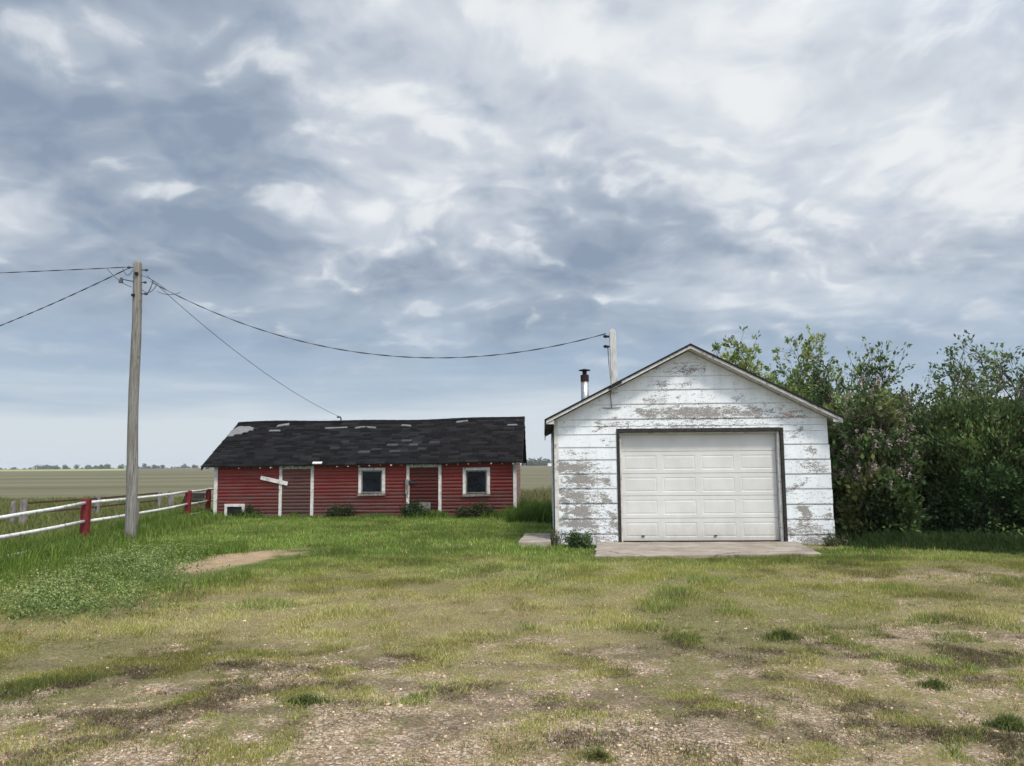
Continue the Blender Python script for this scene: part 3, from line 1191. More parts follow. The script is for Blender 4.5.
px = PX - .09
wire('overhead_cable', 'thick sagging twisted cable strung from the pole to the garage mast', (px + .28, PY, 5.47), (GO[0] + 1.03 * UX[0], GO[1] - .11 - .04, 4.065), .98, .0065, True, 50)
wire('overhead_cable', 'thin cable slanting from the pole down to the red shed ridge', (px + .2, PY, 5.60), (-5.73, 25.73, 3.13), .30, .006)
wire('overhead_cable', 'level cable leaving the pole top to the left', (px - .16, PY, 5.79), (-30, 16.6, 5.95), .25, .006, True, 50)
wire('overhead_cable', 'cable leaving the pole top and dropping to the left', (px - .20, PY, 5.76), (-36, 33, 5.9), 1.35, .0075, True, 60)

# ------------------------------------------------------------------ fences
FD = np.array([-.125, 1.0])
def fpt(y):
    return -8.67 + FD[0] * (y - 15.81)


fence = empty('rail_fence', (fpt(15.8), 15.8, 0), 'white rail fence with dark red posts running back to the red shed', 'fence')
FX, FY = fpt(15.8), 15.8
def fl(y, z, dx=0.0):
    return (fpt(y) - FX + dx, y - FY, z)


for y, hgt, w_ in ((11.2, .86, .15), (15.8, .88, .155), (22.86, .83, .15), (25.1, .80, .14), (28.2, .8, .14)):
    b = MB()
    p = fl(y, 0)
    b.box(p[0] - w_ / 2, p[0] + w_ / 2, p[1] - .06, p[1] + .06, -.2, hgt, Matrix.Rotation(R(random.uniform(-1.5, 1.5)), 3, 'Y'), .006)
    b.build('post', M['redpost'], fence, .008)
b = MB()
p = fl(18.5, 0)
b.tube([(p[0], p[1], -.2), (p[0] + .02, p[1], .35), (p[0] + .03, p[1], .72)], [.10, .095, .085], 10)
b.build('post', M['greywood'], fence)['label'] = 'bare grey round post'
for y0, y1 in ((9.6, 15.76), (15.82, 22.80), (22.9, 25.06), (25.14, 29)):
    for z, dz in ((.80, .0), (.43, .0), (.07, .0)):
        if z < .1 and y0 > 22:
            z = .12
        b = MB()
        n = 6
        pts = []
        for t in np.linspace(0, 1, n):
            y = y0 + (y1 - y0) * t
            pts.append(fl(y, z - (.09 if z > .6 else 0.0 if z > .2 else -.03) * (1 - min(1, max(0, (y - 11) / 4.8))) - .022 * 4 * t * (1 - t) + random.uniform(-.006, .006), .0 if y0 > 15 else .0))
        b.tube(pts, .033, 10)
        b.build('rail', M['whiterail'], fence, smooth=True)

bf = empty('wooden_fence', (-12.85, 20.2, 0), 'old grey post fence with thin brown rails behind the white rail fence', 'fence')
for dx, y, hgt, r in ((-.13, 20.2, .66, .075), (.10, 20.25, .70, .095), (-.05, 24.1, .66, .10), (-.10, 28.4, .62, .11), (.30, 28.5, .64, .12)):
    b = MB()
    y -= 20.2
    b.tube([(dx, y, -.2), (dx + .01, y, .3), (dx + .02, y, hgt)], [r * 1.05, r, r * .92], 9)
    b.build('post', M['greywood'], bf)
for z in (.60, .34):
    b = MB()
    b.beam((.05, .05, z), (0, 3.9, z - .03), .03, .05)
    b.beam((0, 3.92, z - .03), (-.1, 8.2, z - .02), .03, .05)
    b.build('rail', M['brownrail'], bf)
b = MB()
for k in range(5):
    x = .62 + k * .03
    b.box(x, x + .75, 8.4 + .03 * k, 8.43 + .03 * k, .02 + .11 * k, .12 + .11 * k, None, .01)
b.build('plank', M['darkwood'], bf)

# ------------------------------------------------------------------ vegetation
def leaves(P, L, seed, aspect=.5, up=.35, D=None):
    """rhombic folded leaves at points P with lengths L -> verts, faces"""
    r = np.random.default_rng(seed)
    n = len(P)
    d = r.normal(size=(n, 3)) if D is None else D + r.normal(size=(n, 3)) * .5
    d[:, 2] += -.15
    d /= np.linalg.norm(d, axis=1)[:, None]
    nr = r.normal(size=(n, 3)) * (1 - up)
    nr[:, 2] += up * 2
    s = np.cross(d, nr)
    s /= np.linalg.norm(s, axis=1)[:, None] + 1e-9
    nn = np.cross(s, d)
    L = L[:, None]
    W = L * aspect * .5
    a = P
    m_ = P + d * L * .45 - nn * L * .04
    V = np.stack([a, m_ + s * W + nn * L * .06, P + d * L, m_ - s * W + nn * L * .06], 1).reshape(-1, 3)
    i = np.arange(n) * 4
    return V, np.stack([i, i + 1, i + 2, i + 3], 1)


def rows_col(base, n, seed, var=.25, hue=.12, gain=1.0):
    r = np.random.default_rng(seed)
    c = np.array(base)[None] * (1 + var * r.normal(size=(n, 1))) * (1 + hue * r.normal(size=(n, 3)))
    return np.clip(c, .008, .9)


def make_tree(name, label, cat, loc, h, rx, ry, seed, nstem=5, nbr=9, ntw=5, per=22, leaf=.062, base=(.060, .085, .026), base2=None,
              fill=0, group=None, open_top=.5, low=.1, flowers=None, stemr=.05, aspect=.5, dead=0, tiplift=.35):
    r = np.random.default_rng(seed)
    t = empty(name, (loc[0], loc[1], 0), label, cat, group=group)
    b = MB()
    pts, dirs, wts, szz = [], [], [], []

    def poly(p, d, L, n, r0, r1, curve, sides):
        ps = [np.array(p)]
        d = np.array(d) / np.linalg.norm(d)
        for k in range(n):
            d = d + r.normal(size=3) * curve
            d[2] += .05
            d /= np.linalg.norm(d)
            ps.append(ps[-1] + d * L / n)
        b.tube(ps, list(np.linspace(r0, r1, n + 1)), sides)
        return ps, d

    def along(ps, f):
        k = f * (len(ps) - 1)
        i = min(int(k), len(ps) - 2)
        return ps[i] * (1 - (k - i)) + ps[i + 1] * (k - i), (ps[i + 1] - ps[i]) / np.linalg.norm(ps[i + 1] - ps[i])

    for s in range(nstem):
        a = 2 * math.pi * (s + r.random()) / nstem
        q = r.uniform(.25, .95)
        end = np.array([math.cos(a) * rx * q, math.sin(a) * ry * q, h * r.uniform(.62, 1.0) * (1 - .22 * q * q)])
        st0 = np.array([math.cos(a) * .18 * rx, math.sin(a) * .18 * ry, -.05])
        mid = st0 * .45 + end * .55 + np.array([0, 0, h * .06])
        ps = []
        for f in np.linspace(0, 1, 9):
            p = st0 * (1 - f) ** 2 + 2 * mid * f * (1 - f) + end * f * f + r.normal(size=3) * .035 * h / 4
            ps.append(p)
        b.tube(ps, list(np.linspace(stemr, .010, 9)), 7)
        for k in range(nbr):
            f = r.uniform(low, 1.0) if k else 1.0
            p, d0 = along(ps, f)
            aa = r.uniform(0, 2 * math.pi)
            d = np.array([math.cos(aa), math.sin(aa), r.uniform(.05, 1.0)]) + d0 * .5
            L = h * r.uniform(.12, .26) * (1.15 - .5 * f)
            q, dd = poly(p, d, L, 5, .016, .006, .18, 5)
            for w in range(ntw):
                ff = r.uniform(.25, 1.0) if w else 1.0
                p2, d2 = along(q, ff)
                d3 = d2 * .7 + r.normal(size=3) * .6 + np.array([0, 0, tiplift])
                L2 = r.uniform(.14, .42) * (1 + .4 * f)
                q2, d4 = poly(p2, d3, L2, 3, .006, .003, .15, 4)
                if dead and r.random() < dead:
                    continue
                m_ = int(per * r.uniform(.5, 1.3))
                fs = np.concatenate([r.uniform(.15, 1, m_ - m_ * 2 // 3), np.full(m_ * 2 // 3, 1.0)])
                for g_ in fs:
                    p3, _ = along(q2, g_)
                    pts.append(p3 + r.normal(size=3) * .05)
                    dirs.append(d4)
    pts, dirs = np.array(pts), np.array(dirs)
    if fill:
        # leafy sprays through the lower volume, so that the bush is clothed to the ground
        nc = fill * 2 // 40
        az, rad = r.uniform(0, 2 * math.pi, nc), r.uniform(.30, 1.0, nc) ** .6
        zz_ = r.uniform(.02, .72, nc) ** 1.1
        lob = 1 + .22 * np.sin(az * 3 + seed) + .16 * np.sin(az * 5 + zz_ * 9 + seed * 2) + .10 * np.sin(zz_ * 17 + az * 2)
        prof = np.sqrt(np.clip(1 - (np.clip(zz_ - .35, 0, 1) / .62) ** 2, .03, 1)) * (.92 + .08 * sm(0, .25, zz_))
        cpt = np.stack([np.cos(az) * rx * rad * prof * lob, np.sin(az) * ry * rad * prof * lob, zz_ * h], 1)
        P2 = (cpt[:, None] + r.normal(size=(nc, 40, 3)) * np.array([.095, .095, .07])).reshape(-1, 3)
        o_ = cpt / (np.linalg.norm(cpt * [1, 1, 0], axis=1)[:, None] + .1)
        D2 = np.repeat(o_, 40, 0)
        P2[:, 2] = np.maximum(P2[:, 2], .04)
        pts = np.concatenate([pts, P2])
        dirs = np.concatenate([dirs, D2])
    n = len(pts)
    L = leaf * 1.55 * r.uniform(.6, 1.35, n)
    V, Fq = leaves(pts, L, seed + 1, aspect, D=dirs)
    base = tuple(q * 1.8 for q in base)
    cl = rows_col(base, n, seed + 2, .28, .09)
    if base2 is not None:
        base2 = (base2[0] * 2.35, base2[1] * 2.15, base2[2] * 1.9)
        k = sm(.45, .62, fbm(pts[:, 0] * 1.3 + seed, pts[:, 2] * 1.3 + pts[:, 1], seed))[:, None]
        cl = cl * (1 - k) + rows_col(base2, n, seed + 3, .22, .09) * k
    if fill:       # sprays differ in tone from one to the next
        tone = np.ones(n)
        m0 = n - nc * 40
        tone[m0:] = np.repeat(np.clip(1 + .38 * r.normal(size=nc), .45, 1.9), 40)
        cl = cl * tone[:, None]
    b.build('trunk', M['bark'], t, smooth=True)
    mesh_np('crown', V, [Fq], M['leaf'], t, {'Col': np.repeat(cl, 4, 0)})
    if flowers:
        P, C_ = [], []
        for k in range(flowers):
            q = pts[r.integers(n)]
            rr = np.hypot(q[0] / rx, q[1] / ry)
            if q[2] < h * .32 or rr < .5 or q[1] > .4:
                continue
            top = q + np.array([r.normal() * .03, -.02, .08])
            m_ = 26
            z_ = r.random(m_)
            P.append(top + np.stack([r.normal(size=m_) * .035 * (1.1 - z_), r.normal(size=m_) * .035 * (1.1 - z_), z_ * .15], 1))
            C_.append(np.tile(np.array([(.44, .34, .33), (.34, .27, .23), (.52, .44, .42)][r.integers(3)]), (m_, 1)) * r.uniform(.7, 1.1))
        P, C_ = np.concatenate(P), np.concatenate(C_)
        V, Fq = leaves(P, np.full(len(P), .035), seed + 9, .9)
        mesh_np('blossom', V, [Fq], M['leaf'], t, {'Col': np.repeat(C_, 4, 0)})
    return t


GT = 'trees and shrubs beside the garage'
make_tree('lilac_bush', 'dense lilac bush with fading pinkish flower heads against the garage corner', 'bush', (7.12, 15.2), 2.75, .66, .75, 101, nstem=7, nbr=8, ntw=5, per=18,
          leaf=.066, base=(.042, .064, .023), base2=(.066, .084, .034), fill=15000, flowers=1300, low=.25, aspect=.68, group=GT)
make_tree('shrub', 'tall dark shrub right of the lilac with airy twigs at its top', 'shrub', (9.2, 15.1), 3.7, 1.2, 1.15, 102, nstem=8, nbr=12, ntw=6, per=15, leaf=.056,
          base=(.034, .060, .022), base2=(.052, .080, .032), fill=15000, low=.2, dead=.12, group=GT)
make_tree('shrub', 'tall shrub at the right edge with bare limbs showing among its leaves', 'shrub', (10.75, 14.0), 2.85, 1.2, 1.2, 103, nstem=7, nbr=11, ntw=6, per=13, leaf=.056,
          base=(.032, .056, .021), base2=(.050, .076, .031), fill=15000, low=.2, dead=.2, group=GT)
make_tree('leafy_tree', 'green tree above the lilac with crooked open branches', 'tree', (8.0, 18.0), 4.15, 1.35, 1.3, 104, nstem=6, nbr=13, ntw=6, per=16, leaf=.064,
          base=(.050, .076, .026), base2=(.080, .105, .038), fill=9000, low=.3, dead=.08, stemr=.07, group=GT)
make_tree('leafy_tree', 'yellowish green tree rising behind the right roof slope of the garage', 'tree', (7.9, 24.0), 5.55, 1.75, 1.6, 105, nstem=7, nbr=13, ntw=6, per=17, leaf=.085,
          base=(.072, .105, .028), base2=(.105, .135, .042), fill=9000, low=.4, dead=.06, stemr=.08, group=GT)
make_tree('leafy_tree', 'green tree showing just above the right eave of the garage', 'tree', (8.6, 21.2), 4.3, 1.5, 1.4, 106, nstem=6, nbr=12, ntw=6, per=17, leaf=.075,
          base=(.058, .088, .026), base2=(.085, .115, .036), fill=9000, low=.3, dead=.06, stemr=.07, group=GT)
make_tree('shrub', 'rounded shrub behind the lilac filling the gap to the dark hedge', 'shrub', (8.5, 16.8), 2.9, 1.2, 1.1, 107, nstem=6, nbr=9, ntw=5, per=15, leaf=.06,
          base=(.036, .055, .023), base2=(.052, .074, .030), fill=12000, low=.2, dead=.1, group=GT)
make_tree('shrub', 'tall shrub standing beyond the two dark shrubs', 'shrub', (10.6, 17.5), 3.95, 1.5, 1.3, 108, nstem=7, nbr=11, ntw=6, per=14, leaf=.06,
          base=(.046, .066, .026), base2=(.070, .090, .036), fill=9000, low=.3, dead=.2, group=GT)


# grass ----------------------------------------------------------------
def blades(name, x, y, hgt, w, lean, colr, seed, kind='stuff', parent=None, zoff=None, two=True):
    r = np.random.default_rng(seed)
    n = len(x)
    z = gheight(x, y) - .01 if zoff is None else zoff
    a = r.uniform(0, 2 * math.pi, n)
    la = r.uniform(0, 2 * math.pi, n)
    ld = np.stack([np.cos(la), np.sin(la), 0 * la], 1) * (lean * hgt)[:, None]
    wd = np.stack([np.cos(a), np.sin(a), 0 * a], 1) * (w / 2)[:, None]
    B = np.stack([x, y, z], 1)
    up = np.array([0, 0, 1.0])[None]
    tip = B + up * hgt[:, None] * np.sqrt(np.clip(1 - lean ** 2 * .6, .1, 1))[:, None] + ld
    tint = np.stack([colr * .55, colr * .55, colr, colr, colr * 1.15], 1) if two else np.stack([colr * .6, colr * .6, colr * 1.1], 1)
    if two:
        mid = B + up * (hgt * .55)[:, None] + ld * .3
        V = np.stack([B - wd, B + wd, mid - wd * .8, mid + wd * .8, tip], 1).reshape(-1, 3)
        i = np.arange(n) * 5
        fs = [np.stack([i, i + 1, i + 3, i + 2], 1), np.stack([i + 2, i + 3, i + 4], 1)]
    else:
        V = np.stack([B - wd, B + wd, tip], 1).reshape(-1, 3)
        i = np.arange(n) * 3
        fs = [np.stack([i, i + 1, i + 2], 1)]
    flat = np.repeat(colr, 5 if two else 3, 0)
    o = mesh_np(name, V, fs, M['blade'], parent, {'Col': flat})
    if kind:
        tag(o, kind=kind)
    return o


def scatter(n, y0, y1, seed, kx=.74, pad_=1.0):
    r = np.random.default_rng(seed)
    y = np.sqrt(r.uniform(y0 ** 2, y1 ** 2, n))
    x = r.uniform(-1, 1, n) * (kx * y + pad_)
    return x, y, r


def clear(x, y):
    """true where nothing paved or built stands"""
    gu = (x - GO[0]) * UX[0] + (y - GO[1]) * UX[1]
    gv = (x - GO[0]) * VX[0] + (y - GO[1]) * VX[1]
    bu = (x - BO[0]) * UX[0] + (y - BO[1]) * UX[1]
    bv = (x - BO[0]) * VX[0] + (y - BO[1]) * VX[1]
    j = (fbm(x * 3, y * 3, 91) - .5) * .45
    bad = (gu > -.03) & (gu < GW + .03) & (gv > -.03) & (gv < GD)
    bad |= (gu > .66 + j) & (gu < 4.38 + j - .11 * gv) & (gv > -2.12 + j) & (gv < 0)
    bad |= (gu > -.66 + j * .5) & (gu < -.08) & (gv > -.42 + j * .5) & (gv < 1.4)
    bad |= (bu > -.02) & (bu < BW + .03) & (bv > -.03) & (bv < BD)
    return ~bad


GREEN, GREEN2, OLIVE, STRAW, BROWN, BLUE = (np.array(q) for q in ((.12, .195, .030), (.18, .25, .050), (.25, .25, .066), (.47, .41, .185), (.13, .100, .062), (.10, .15, .062)))


def lawn(name, n, y0, y1, seed, hmul, wmul, two):
    x, y, r = scatter(n, y0, y1, seed)
    lush, gravel, dark, dirt, dry, n2, n3 = masks(x, y)
    tuft = fbm(x * 2.3, y * 1.9, 15)
    cover = np.clip(1.08 - .86 * gravel - .98 * dirt, 0, 1) * (.80 + .4 * sm(.36, .62, tuft))
    cover = np.maximum(cover, dark * .55 * (1 - dirt))
    ok = (r.random(n) < cover) & clear(x, y)
    x, y, lush, gravel, dark, dry, n2, tuft = (q[ok] for q in (x, y, lush, gravel, dark, dry, n2, tuft))
    n = len(x)
    u = r.random(n)
    c = np.where((r.random(n) < lush)[:, None], np.where((u < .6)[:, None], GREEN, GREEN2), np.where((u < .80 - .34 * dry + .5 * (tuft - .5))[:, None], OLIVE, STRAW))
    gk = sm(.56, .70, fbm(x * .9 + 7, y * .9, 25)) * (1 - lush)
    c = np.where((r.random(n) < gk * .5)[:, None], np.where((u < .5)[:, None], BLUE, GREEN), c)
    c = np.where((r.random(n) < np.clip(dark * .85, 0, 1))[:, None], BROWN, c)
    c = np.where(((r.random(n) < .17) & (lush > .5))[:, None], STRAW * .8, c)
    c = np.clip(c * (1 + .2 * r.normal(size=(n, 1))) * (1 + .07 * r.normal(size=(n, 3))) * (.62 + .75 * sm(.28, .68, .5 * fbm(x * .6, y * .8, 35) + .5 * fbm(x * 2.2, y * 2.6, 36)))[:, None], .01, .6)
    hgt = hmul * (.024 + .040 * lush + .030 * sm(.4, .7, tuft) + .018 * gk * (tuft > .5)) * (1 - .75 * ell(x, y, -4.5, 12.1, .9, 2.2, -.2, .5)) * r.uniform(.45, 1.5, n)
    lean = r.uniform(.1, .95, n)
    lean = np.where(dark > .5, r.uniform(.7, 1.6, n), lean)
    return blades(name, x, y, hgt, wmul * r.uniform(.7, 1.4, n), lean, c, seed + 1, two=two)


lawn('grass', 560000, 3.2, 7.0, 301, .62, .0036, True)
lawn('grass', 560000, 7.0, 13.0, 302, .95, .007, False)
lawn('grass', 280000, 13.0, 23.6, 303, .9, .013, False)


def straw_litter(n):
    x, y, r = scatter(n, 3.2, 9.5, 351)
    lush, gravel, dark, dirt, dry, n2, n3 = masks(x, y)
    ok = (r.random(n) < (.25 + .75 * gravel) * (1 - lush) * sm(.35, .6, fbm(x * 1.5, y * 1.5, 353))) & clear(x, y)
    x, y = x[ok], y[ok]
    n = len(x)
    c = np.array([(.36, .30, .17), (.27, .22, .12), (.42, .37, .24), (.17, .155, .06)])[r.integers(0, 4, n)] * r.uniform(.7, 1.2, (n, 1))
    blades('dead_grass', x, y, r.uniform(.008, .028, n), .0035 * r.uniform(.7, 1.5, n), r.uniform(.6, 1.9, n), c, 355, two=False)


straw_litter(150000)


def dry_clumps(nc, nb2):
    x, y, r = scatter(nc, 3.4, 9.0, 361)
    lush, gravel, dark, dirt, dry, n2, n3 = masks(x, y)
    keep = r.random(nc) < (.15 + .6 * gravel + .5 * dark) * (1 - lush) * sm(.38, .58, fbm(x * .8, y * 1.1, 363)) * (1 - .5 * sm(6, 9, y))
    x, y = x[keep], y[keep]
    m = len(x)
    rad = r.uniform(.03, .115, m)
    kind = r.integers(0, 4, m)
    pal = np.array([(.075, .060, .037), (.065, .068, .030), (.10, .08, .048), (.09, .11, .038)])
    a, q = r.uniform(0, 6.28, (m, nb2)), np.abs(r.normal(size=(m, nb2))) * .6
    bx = (x[:, None] + np.cos(a) * q * rad[:, None] * 1.5).ravel()
    by = (y[:, None] + np.sin(a) * q * rad[:, None]).ravel()
    c = np.repeat(pal[kind], nb2, 0) * r.uniform(.6, 1.35, (m * nb2, 1))
    hh = np.repeat(rad, nb2) * r.uniform(.2, .62, m * nb2)
    blades('dry_weeds', bx, by, hh, .0045 * r.uniform(.6, 1.4, m * nb2), r.uniform(.2, 1.5, m * nb2), np.clip(c, .01, .5), 365, two=False)


dry_clumps(4200, 80)


def patch_grass(name, n, region, hfun, cols, seed, w=.012, clumpy=3.0, lean=(.1, .6)):
    r = np.random.default_rng(seed)
    x, y, k = region(r, n)
    ok = (r.random(len(x)) < k * (.25 + 1.1 * sm(.38, .6, fbm(x * clumpy, y * clumpy, seed)))) & clear(x, y)
    x, y = x[ok], y[ok]
    n = len(x)
    ci = r.integers(0, len(cols), n)
    c = np.array(cols)[ci] * (1 + .2 * r.normal(size=(n, 1))) * (1 + .06 * r.normal(size=(n, 3)))
    hh = hfun(x, y) * r.uniform(.4, 1.15, n) * (.6 + .7 * fbm(x * 1.2, y * 1.2, seed + 4))
    return blades(name, x, y, hh, w * r.uniform(.7, 1.4, n), r.uniform(*lean, n), np.clip(c, .01, .6), seed + 1)


def r_barnfoot(r, n):
    u, v_ = r.uniform(-1.6, BW + 1.2, n), -np.abs(r.normal(size=n)) * .38 - .03
    p = BO[None] + u[:, None] * UX + v_[:, None] * VX
    return p[:, 0], p[:, 1], np.ones(n)


DG = [(.045, .082, .016), (.062, .105, .020), (.085, .13, .026)]
LG = [(.11, .185, .026), (.155, .24, .038), (.095, .16, .022), (.20, .235, .07)]
patch_grass('tall_grass', 26000, r_barnfoot, lambda x, y: .08 + .20 * sm(.5, .7, fbm(x * 1.1, y * .3, 77)), DG + LG, 401, .014)


def r_fence(r, n):
    y = r.uniform(9, 25, n)
    x = fpt(y) + r.normal(size=n) * .6
    return x, y, np.ones(n)


patch_grass('tall_grass', 34000, r_fence, lambda x, y: .26 + 0 * x, LG + DG[1:], 402, .011)


def r_behind(r, n):
    y = np.sqrt(r.uniform(14 ** 2, 37 ** 2, n))
    x = r.uniform(-.80, -.36, n) * y - 1.0
    return x, y, (x < fpt(y) - .3) * 1.0


patch_grass('tall_grass', 60000, r_behind, lambda x, y: .26 + 0 * x, [(.13, .16, .045), (.16, .17, .06), (.10, .14, .03), (.22, .20, .09)], 403, .02, 1.2)


def r_gap(r, n):           # rank grass between the shed's end and the garage
    x, y = r.uniform(-.2, 2.0, n), r.uniform(20.3, 26, n)
    return x, y, np.ones(n)


patch_grass('tall_grass', 16000, r_gap, lambda x, y: .40 + 0 * x, DG + LG[:1], 404, .016)


def r_gap2(r, n):
    x, y = r.uniform(-1.5, 3.5, n), r.uniform(26, 37, n)
    return x, y, np.ones(n)


patch_grass('tall_grass', 14000, r_gap2, lambda x, y: .55 + 0 * x, [(.10, .12, .04), (.16, .16, .07), (.24, .22, .12)], 405, .02)


def r_hedge(r, n):
    x = r.uniform(6.2, 12.5, n)
    yb = np.maximum(13.85 - .92 * (x - 6.36), 11.7)
    y = yb + np.abs(r.normal(size=n)) * .8
    return x, y, sm(0, .5, x - 6.0)


patch_grass('undergrowth', 42000, r_hedge, lambda x, y: (.10 + .22 * sm(0, .9, y - 13.85 + .92 * (x - 6.36))), [(.030, .052, .016), (.040, .066, .018), (.055, .085, .024)], 406, .014, 1.4)


def r_left(r, n):
    y = np.sqrt(r.uniform(7.0 ** 2, 15.5 ** 2, n))
    x = -.36 * y - np.abs(r.normal(size=n)) * 2.2 + .3
    lush = masks(x, y)[0]
    return x, y, lush * sm(7.2, 9.5, y + (fbm(x, y, 12) - .5) * 3) * (1 - ell(x, y, -4.5, 12.1, .95, 2.2, -.22, .4))


patch_grass('tall_grass', 60000, r_left, lambda x, y: .13 + 0 * x, LG + DG[2:], 407, .009)


# weeds with pale seed heads: one patch nobody could count
def weed_patch():
    r = np.random.default_rng(55)
    n = 3600
    t = r.random(n)
    x = -5.95 + 1.15 * t + r.normal(size=n) * (.30 + .25 * t)
    y = 13.6 - 5.6 * t + r.normal(size=n) * .4
    k = .15 + .7 * sm(.42, .62, fbm(x * 1.6, y * 1.1, 45))
    ok = (r.random(n) < k) & clear(x, y)
    x, y = x[ok], y[ok]
    n = len(x)
    hh = .24 * r.uniform(.25, 1.3, n)
    P, C_ = [], []
    m_ = 16
    f = r.random((n, m_))
    a = r.uniform(0, 6.28, (n, m_))
    rad = .065 * np.sqrt(r.random((n, m_)))
    px_ = x[:, None] + np.cos(a) * rad
    py_ = y[:, None] + np.sin(a) * rad
    pz_ = hh[:, None] * (.15 + .85 * f)
    P = np.stack([px_, py_, pz_], 2).reshape(-1, 3)
    pale = (f > .68).reshape(-1)
    c = np.where(pale[:, None], np.array([.34, .38, .15])[None], np.array([.12, .18, .05])[None])
    c = c * (1 + .2 * r.normal(size=(len(c), 1)))
    V, Fq = leaves(P, np.where(pale, .024, .036) * r.uniform(.7, 1.3, len(P)), 56, .38)
    o = mesh_np('weeds', V, [Fq], M['leaf'], None, {'Col': np.repeat(np.clip(c, .01, .6), 4, 0)})
    tag(o, kind='stuff')


weed_patch()


def small_plant(name, label, cat, x, y, h, rx, ry, n, base, seed, leaf=.05, group=None):
    r = np.random.default_rng(seed)
    t = empty(name, (x, y, float(gheight(np.array([x]), np.array([y]))[0])), label, cat, group=group)
    b = MB()
    P = []
    ns = max(6, n // 60)
    for k in range(ns):
        a, q = r.uniform(0, 6.28), math.sqrt(r.random())
        s0 = np.array([math.cos(a) * rx * q * .6, math.sin(a) * ry * q * .6, -.02])
        e = np.array([math.cos(a) * rx * q, math.sin(a) * ry * q, h * r.uniform(.55, 1) * (1.05 - .5 * q * q)])
        mid = (s0 + e) / 2 + np.array([0, 0, .1 * h])
        b.tube([s0, mid, e], [.006, .005, .003], 4)
        f = r.uniform(.1, 1, n // ns)[:, None]
        P.append(s0 * (1 - f) ** 2 + 2 * mid * f * (1 - f) + e * f * f + r.normal(size=(len(f), 3)) * .04 * (h / .4) ** .5)
    P = np.concatenate(P)
    P[:, 2] = np.maximum(P[:, 2], .01)
    V, Fq = leaves(P, leaf * r.uniform(.6, 1.3, len(P)), seed + 1, .45)
    b.build('stem', M['bark'], t)
    mesh_np('foliage', V, [Fq], M['leaf'], t, {'Col': np.repeat(rows_col(base, len(P), seed + 2, .25, .08), 4, 0)})


def bw_(u, v_):
    p = BO + UX * u + VX * v_
    return p[0], p[1]


GB = 'weeds along the foot of the red shed'
x, y = bw_(6.15, -.42)
small_plant('weed_bush', 'dark leafy weed in front of the brown plank door', 'weed', x, y, .55, .50, .28, 2400, (.034, .06, .022), 501, .065, GB)
x, y = bw_(7.95, -.40)
small_plant('weed_bush', 'broad dark weed under the right window of the shed', 'weed', x, y, .50, .62, .26, 2400, (.040, .058, .020), 502, .06, GB)
x, y = bw_(3.95, -.30)
small_plant('weed_bush', 'low dark weed by the red wall left of the middle window', 'weed', x, y, .40, .52, .2, 1600, (.036, .058, .020), 503, .06, GB)
x, y = bw_(1.2, -.32)
small_plant('weed_bush', 'weed spreading beside the small hatch', 'weed', x, y, .36, .5, .2, 1500, (.042, .066, .022), 504, .06, GB)
x, y = gw(.42, -.42)
small_plant('weed_bush', 'bright leafy weed at the left front corner of the garage', 'weed', x, y, .36, .30, .26, 1500, (.060, .10, .034), 505, .055)
x, y = gw(5.25, -.32)
small_plant('weed_bush', 'small ragged weed at the right front corner of the garage', 'weed', x, y, .26, .32, .2, 900, (.085, .105, .045), 506, .04)
x, y = gw(-.02, -.12)
small_plant('weed_bush', 'thin pale weed on the garage corner board', 'weed', x, y, .42, .16, .14, 350, (.14, .14, .09), 507, .04)
GG = 'green tufts in the gravel'
for x, y, rx, ry, h, n, lb in ((2.30, 6.80, .20, .12, .10, 700, 'dark green tuft in the gravel nearest the garage door side of the yard'),
                               (2.86, 5.42, .12, .09, .07, 420, 'small dark round tuft right of the middle of the gravel'),
                               (2.84, 4.62, .17, .12, .08, 620, 'grey green tuft low in the gravel at the lower right'),
                               (-1.32, 5.05, .19, .13, .07, 620, 'dark green tuft on the brown gravel left of centre'),
                               (-6.0, 6.0, .3, .2, .16, 700, 'deep green tuft at the left edge of the yard'),
                               (.42, 4.10, .10, .08, .07, 260, 'little yellow green tuft at the bottom middle of the yard')):
    r = np.random.default_rng(int(n + 10 * abs(x)))
    n = int(n * 1.5)
    an, q = r.uniform(0, 6.28, n), np.minimum(np.abs(r.normal(size=n)) * .45, .95)
    q = q * (1 + .35 * np.sin(an * 3 + x * 9) + .2 * np.sin(an * 7 + y * 5))
    bx, by = x + np.cos(an) * rx * q * 1.15, y + np.sin(an) * ry * q * 1.15
    bc = np.array((.090, .130, .045) if 'yellow' not in lb else (.11, .125, .04))[None] * (1 + .25 * r.normal(size=(n, 1))) * (1 + .08 * r.normal(size=(n, 3)))
    tag(blades('grass_tuft', bx, by, h * 1.05 * r.uniform(.25, 1.2, n) * (1.15 - .6 * np.minimum(q, 1)), np.full(n, .006), r.uniform(.3, 1.1, n), np.clip(np.where((r.random(n) < .3)[:, None], OLIVE[None], bc), .01, .5), 90 + n, kind=None), lb, 'tuft', GG)


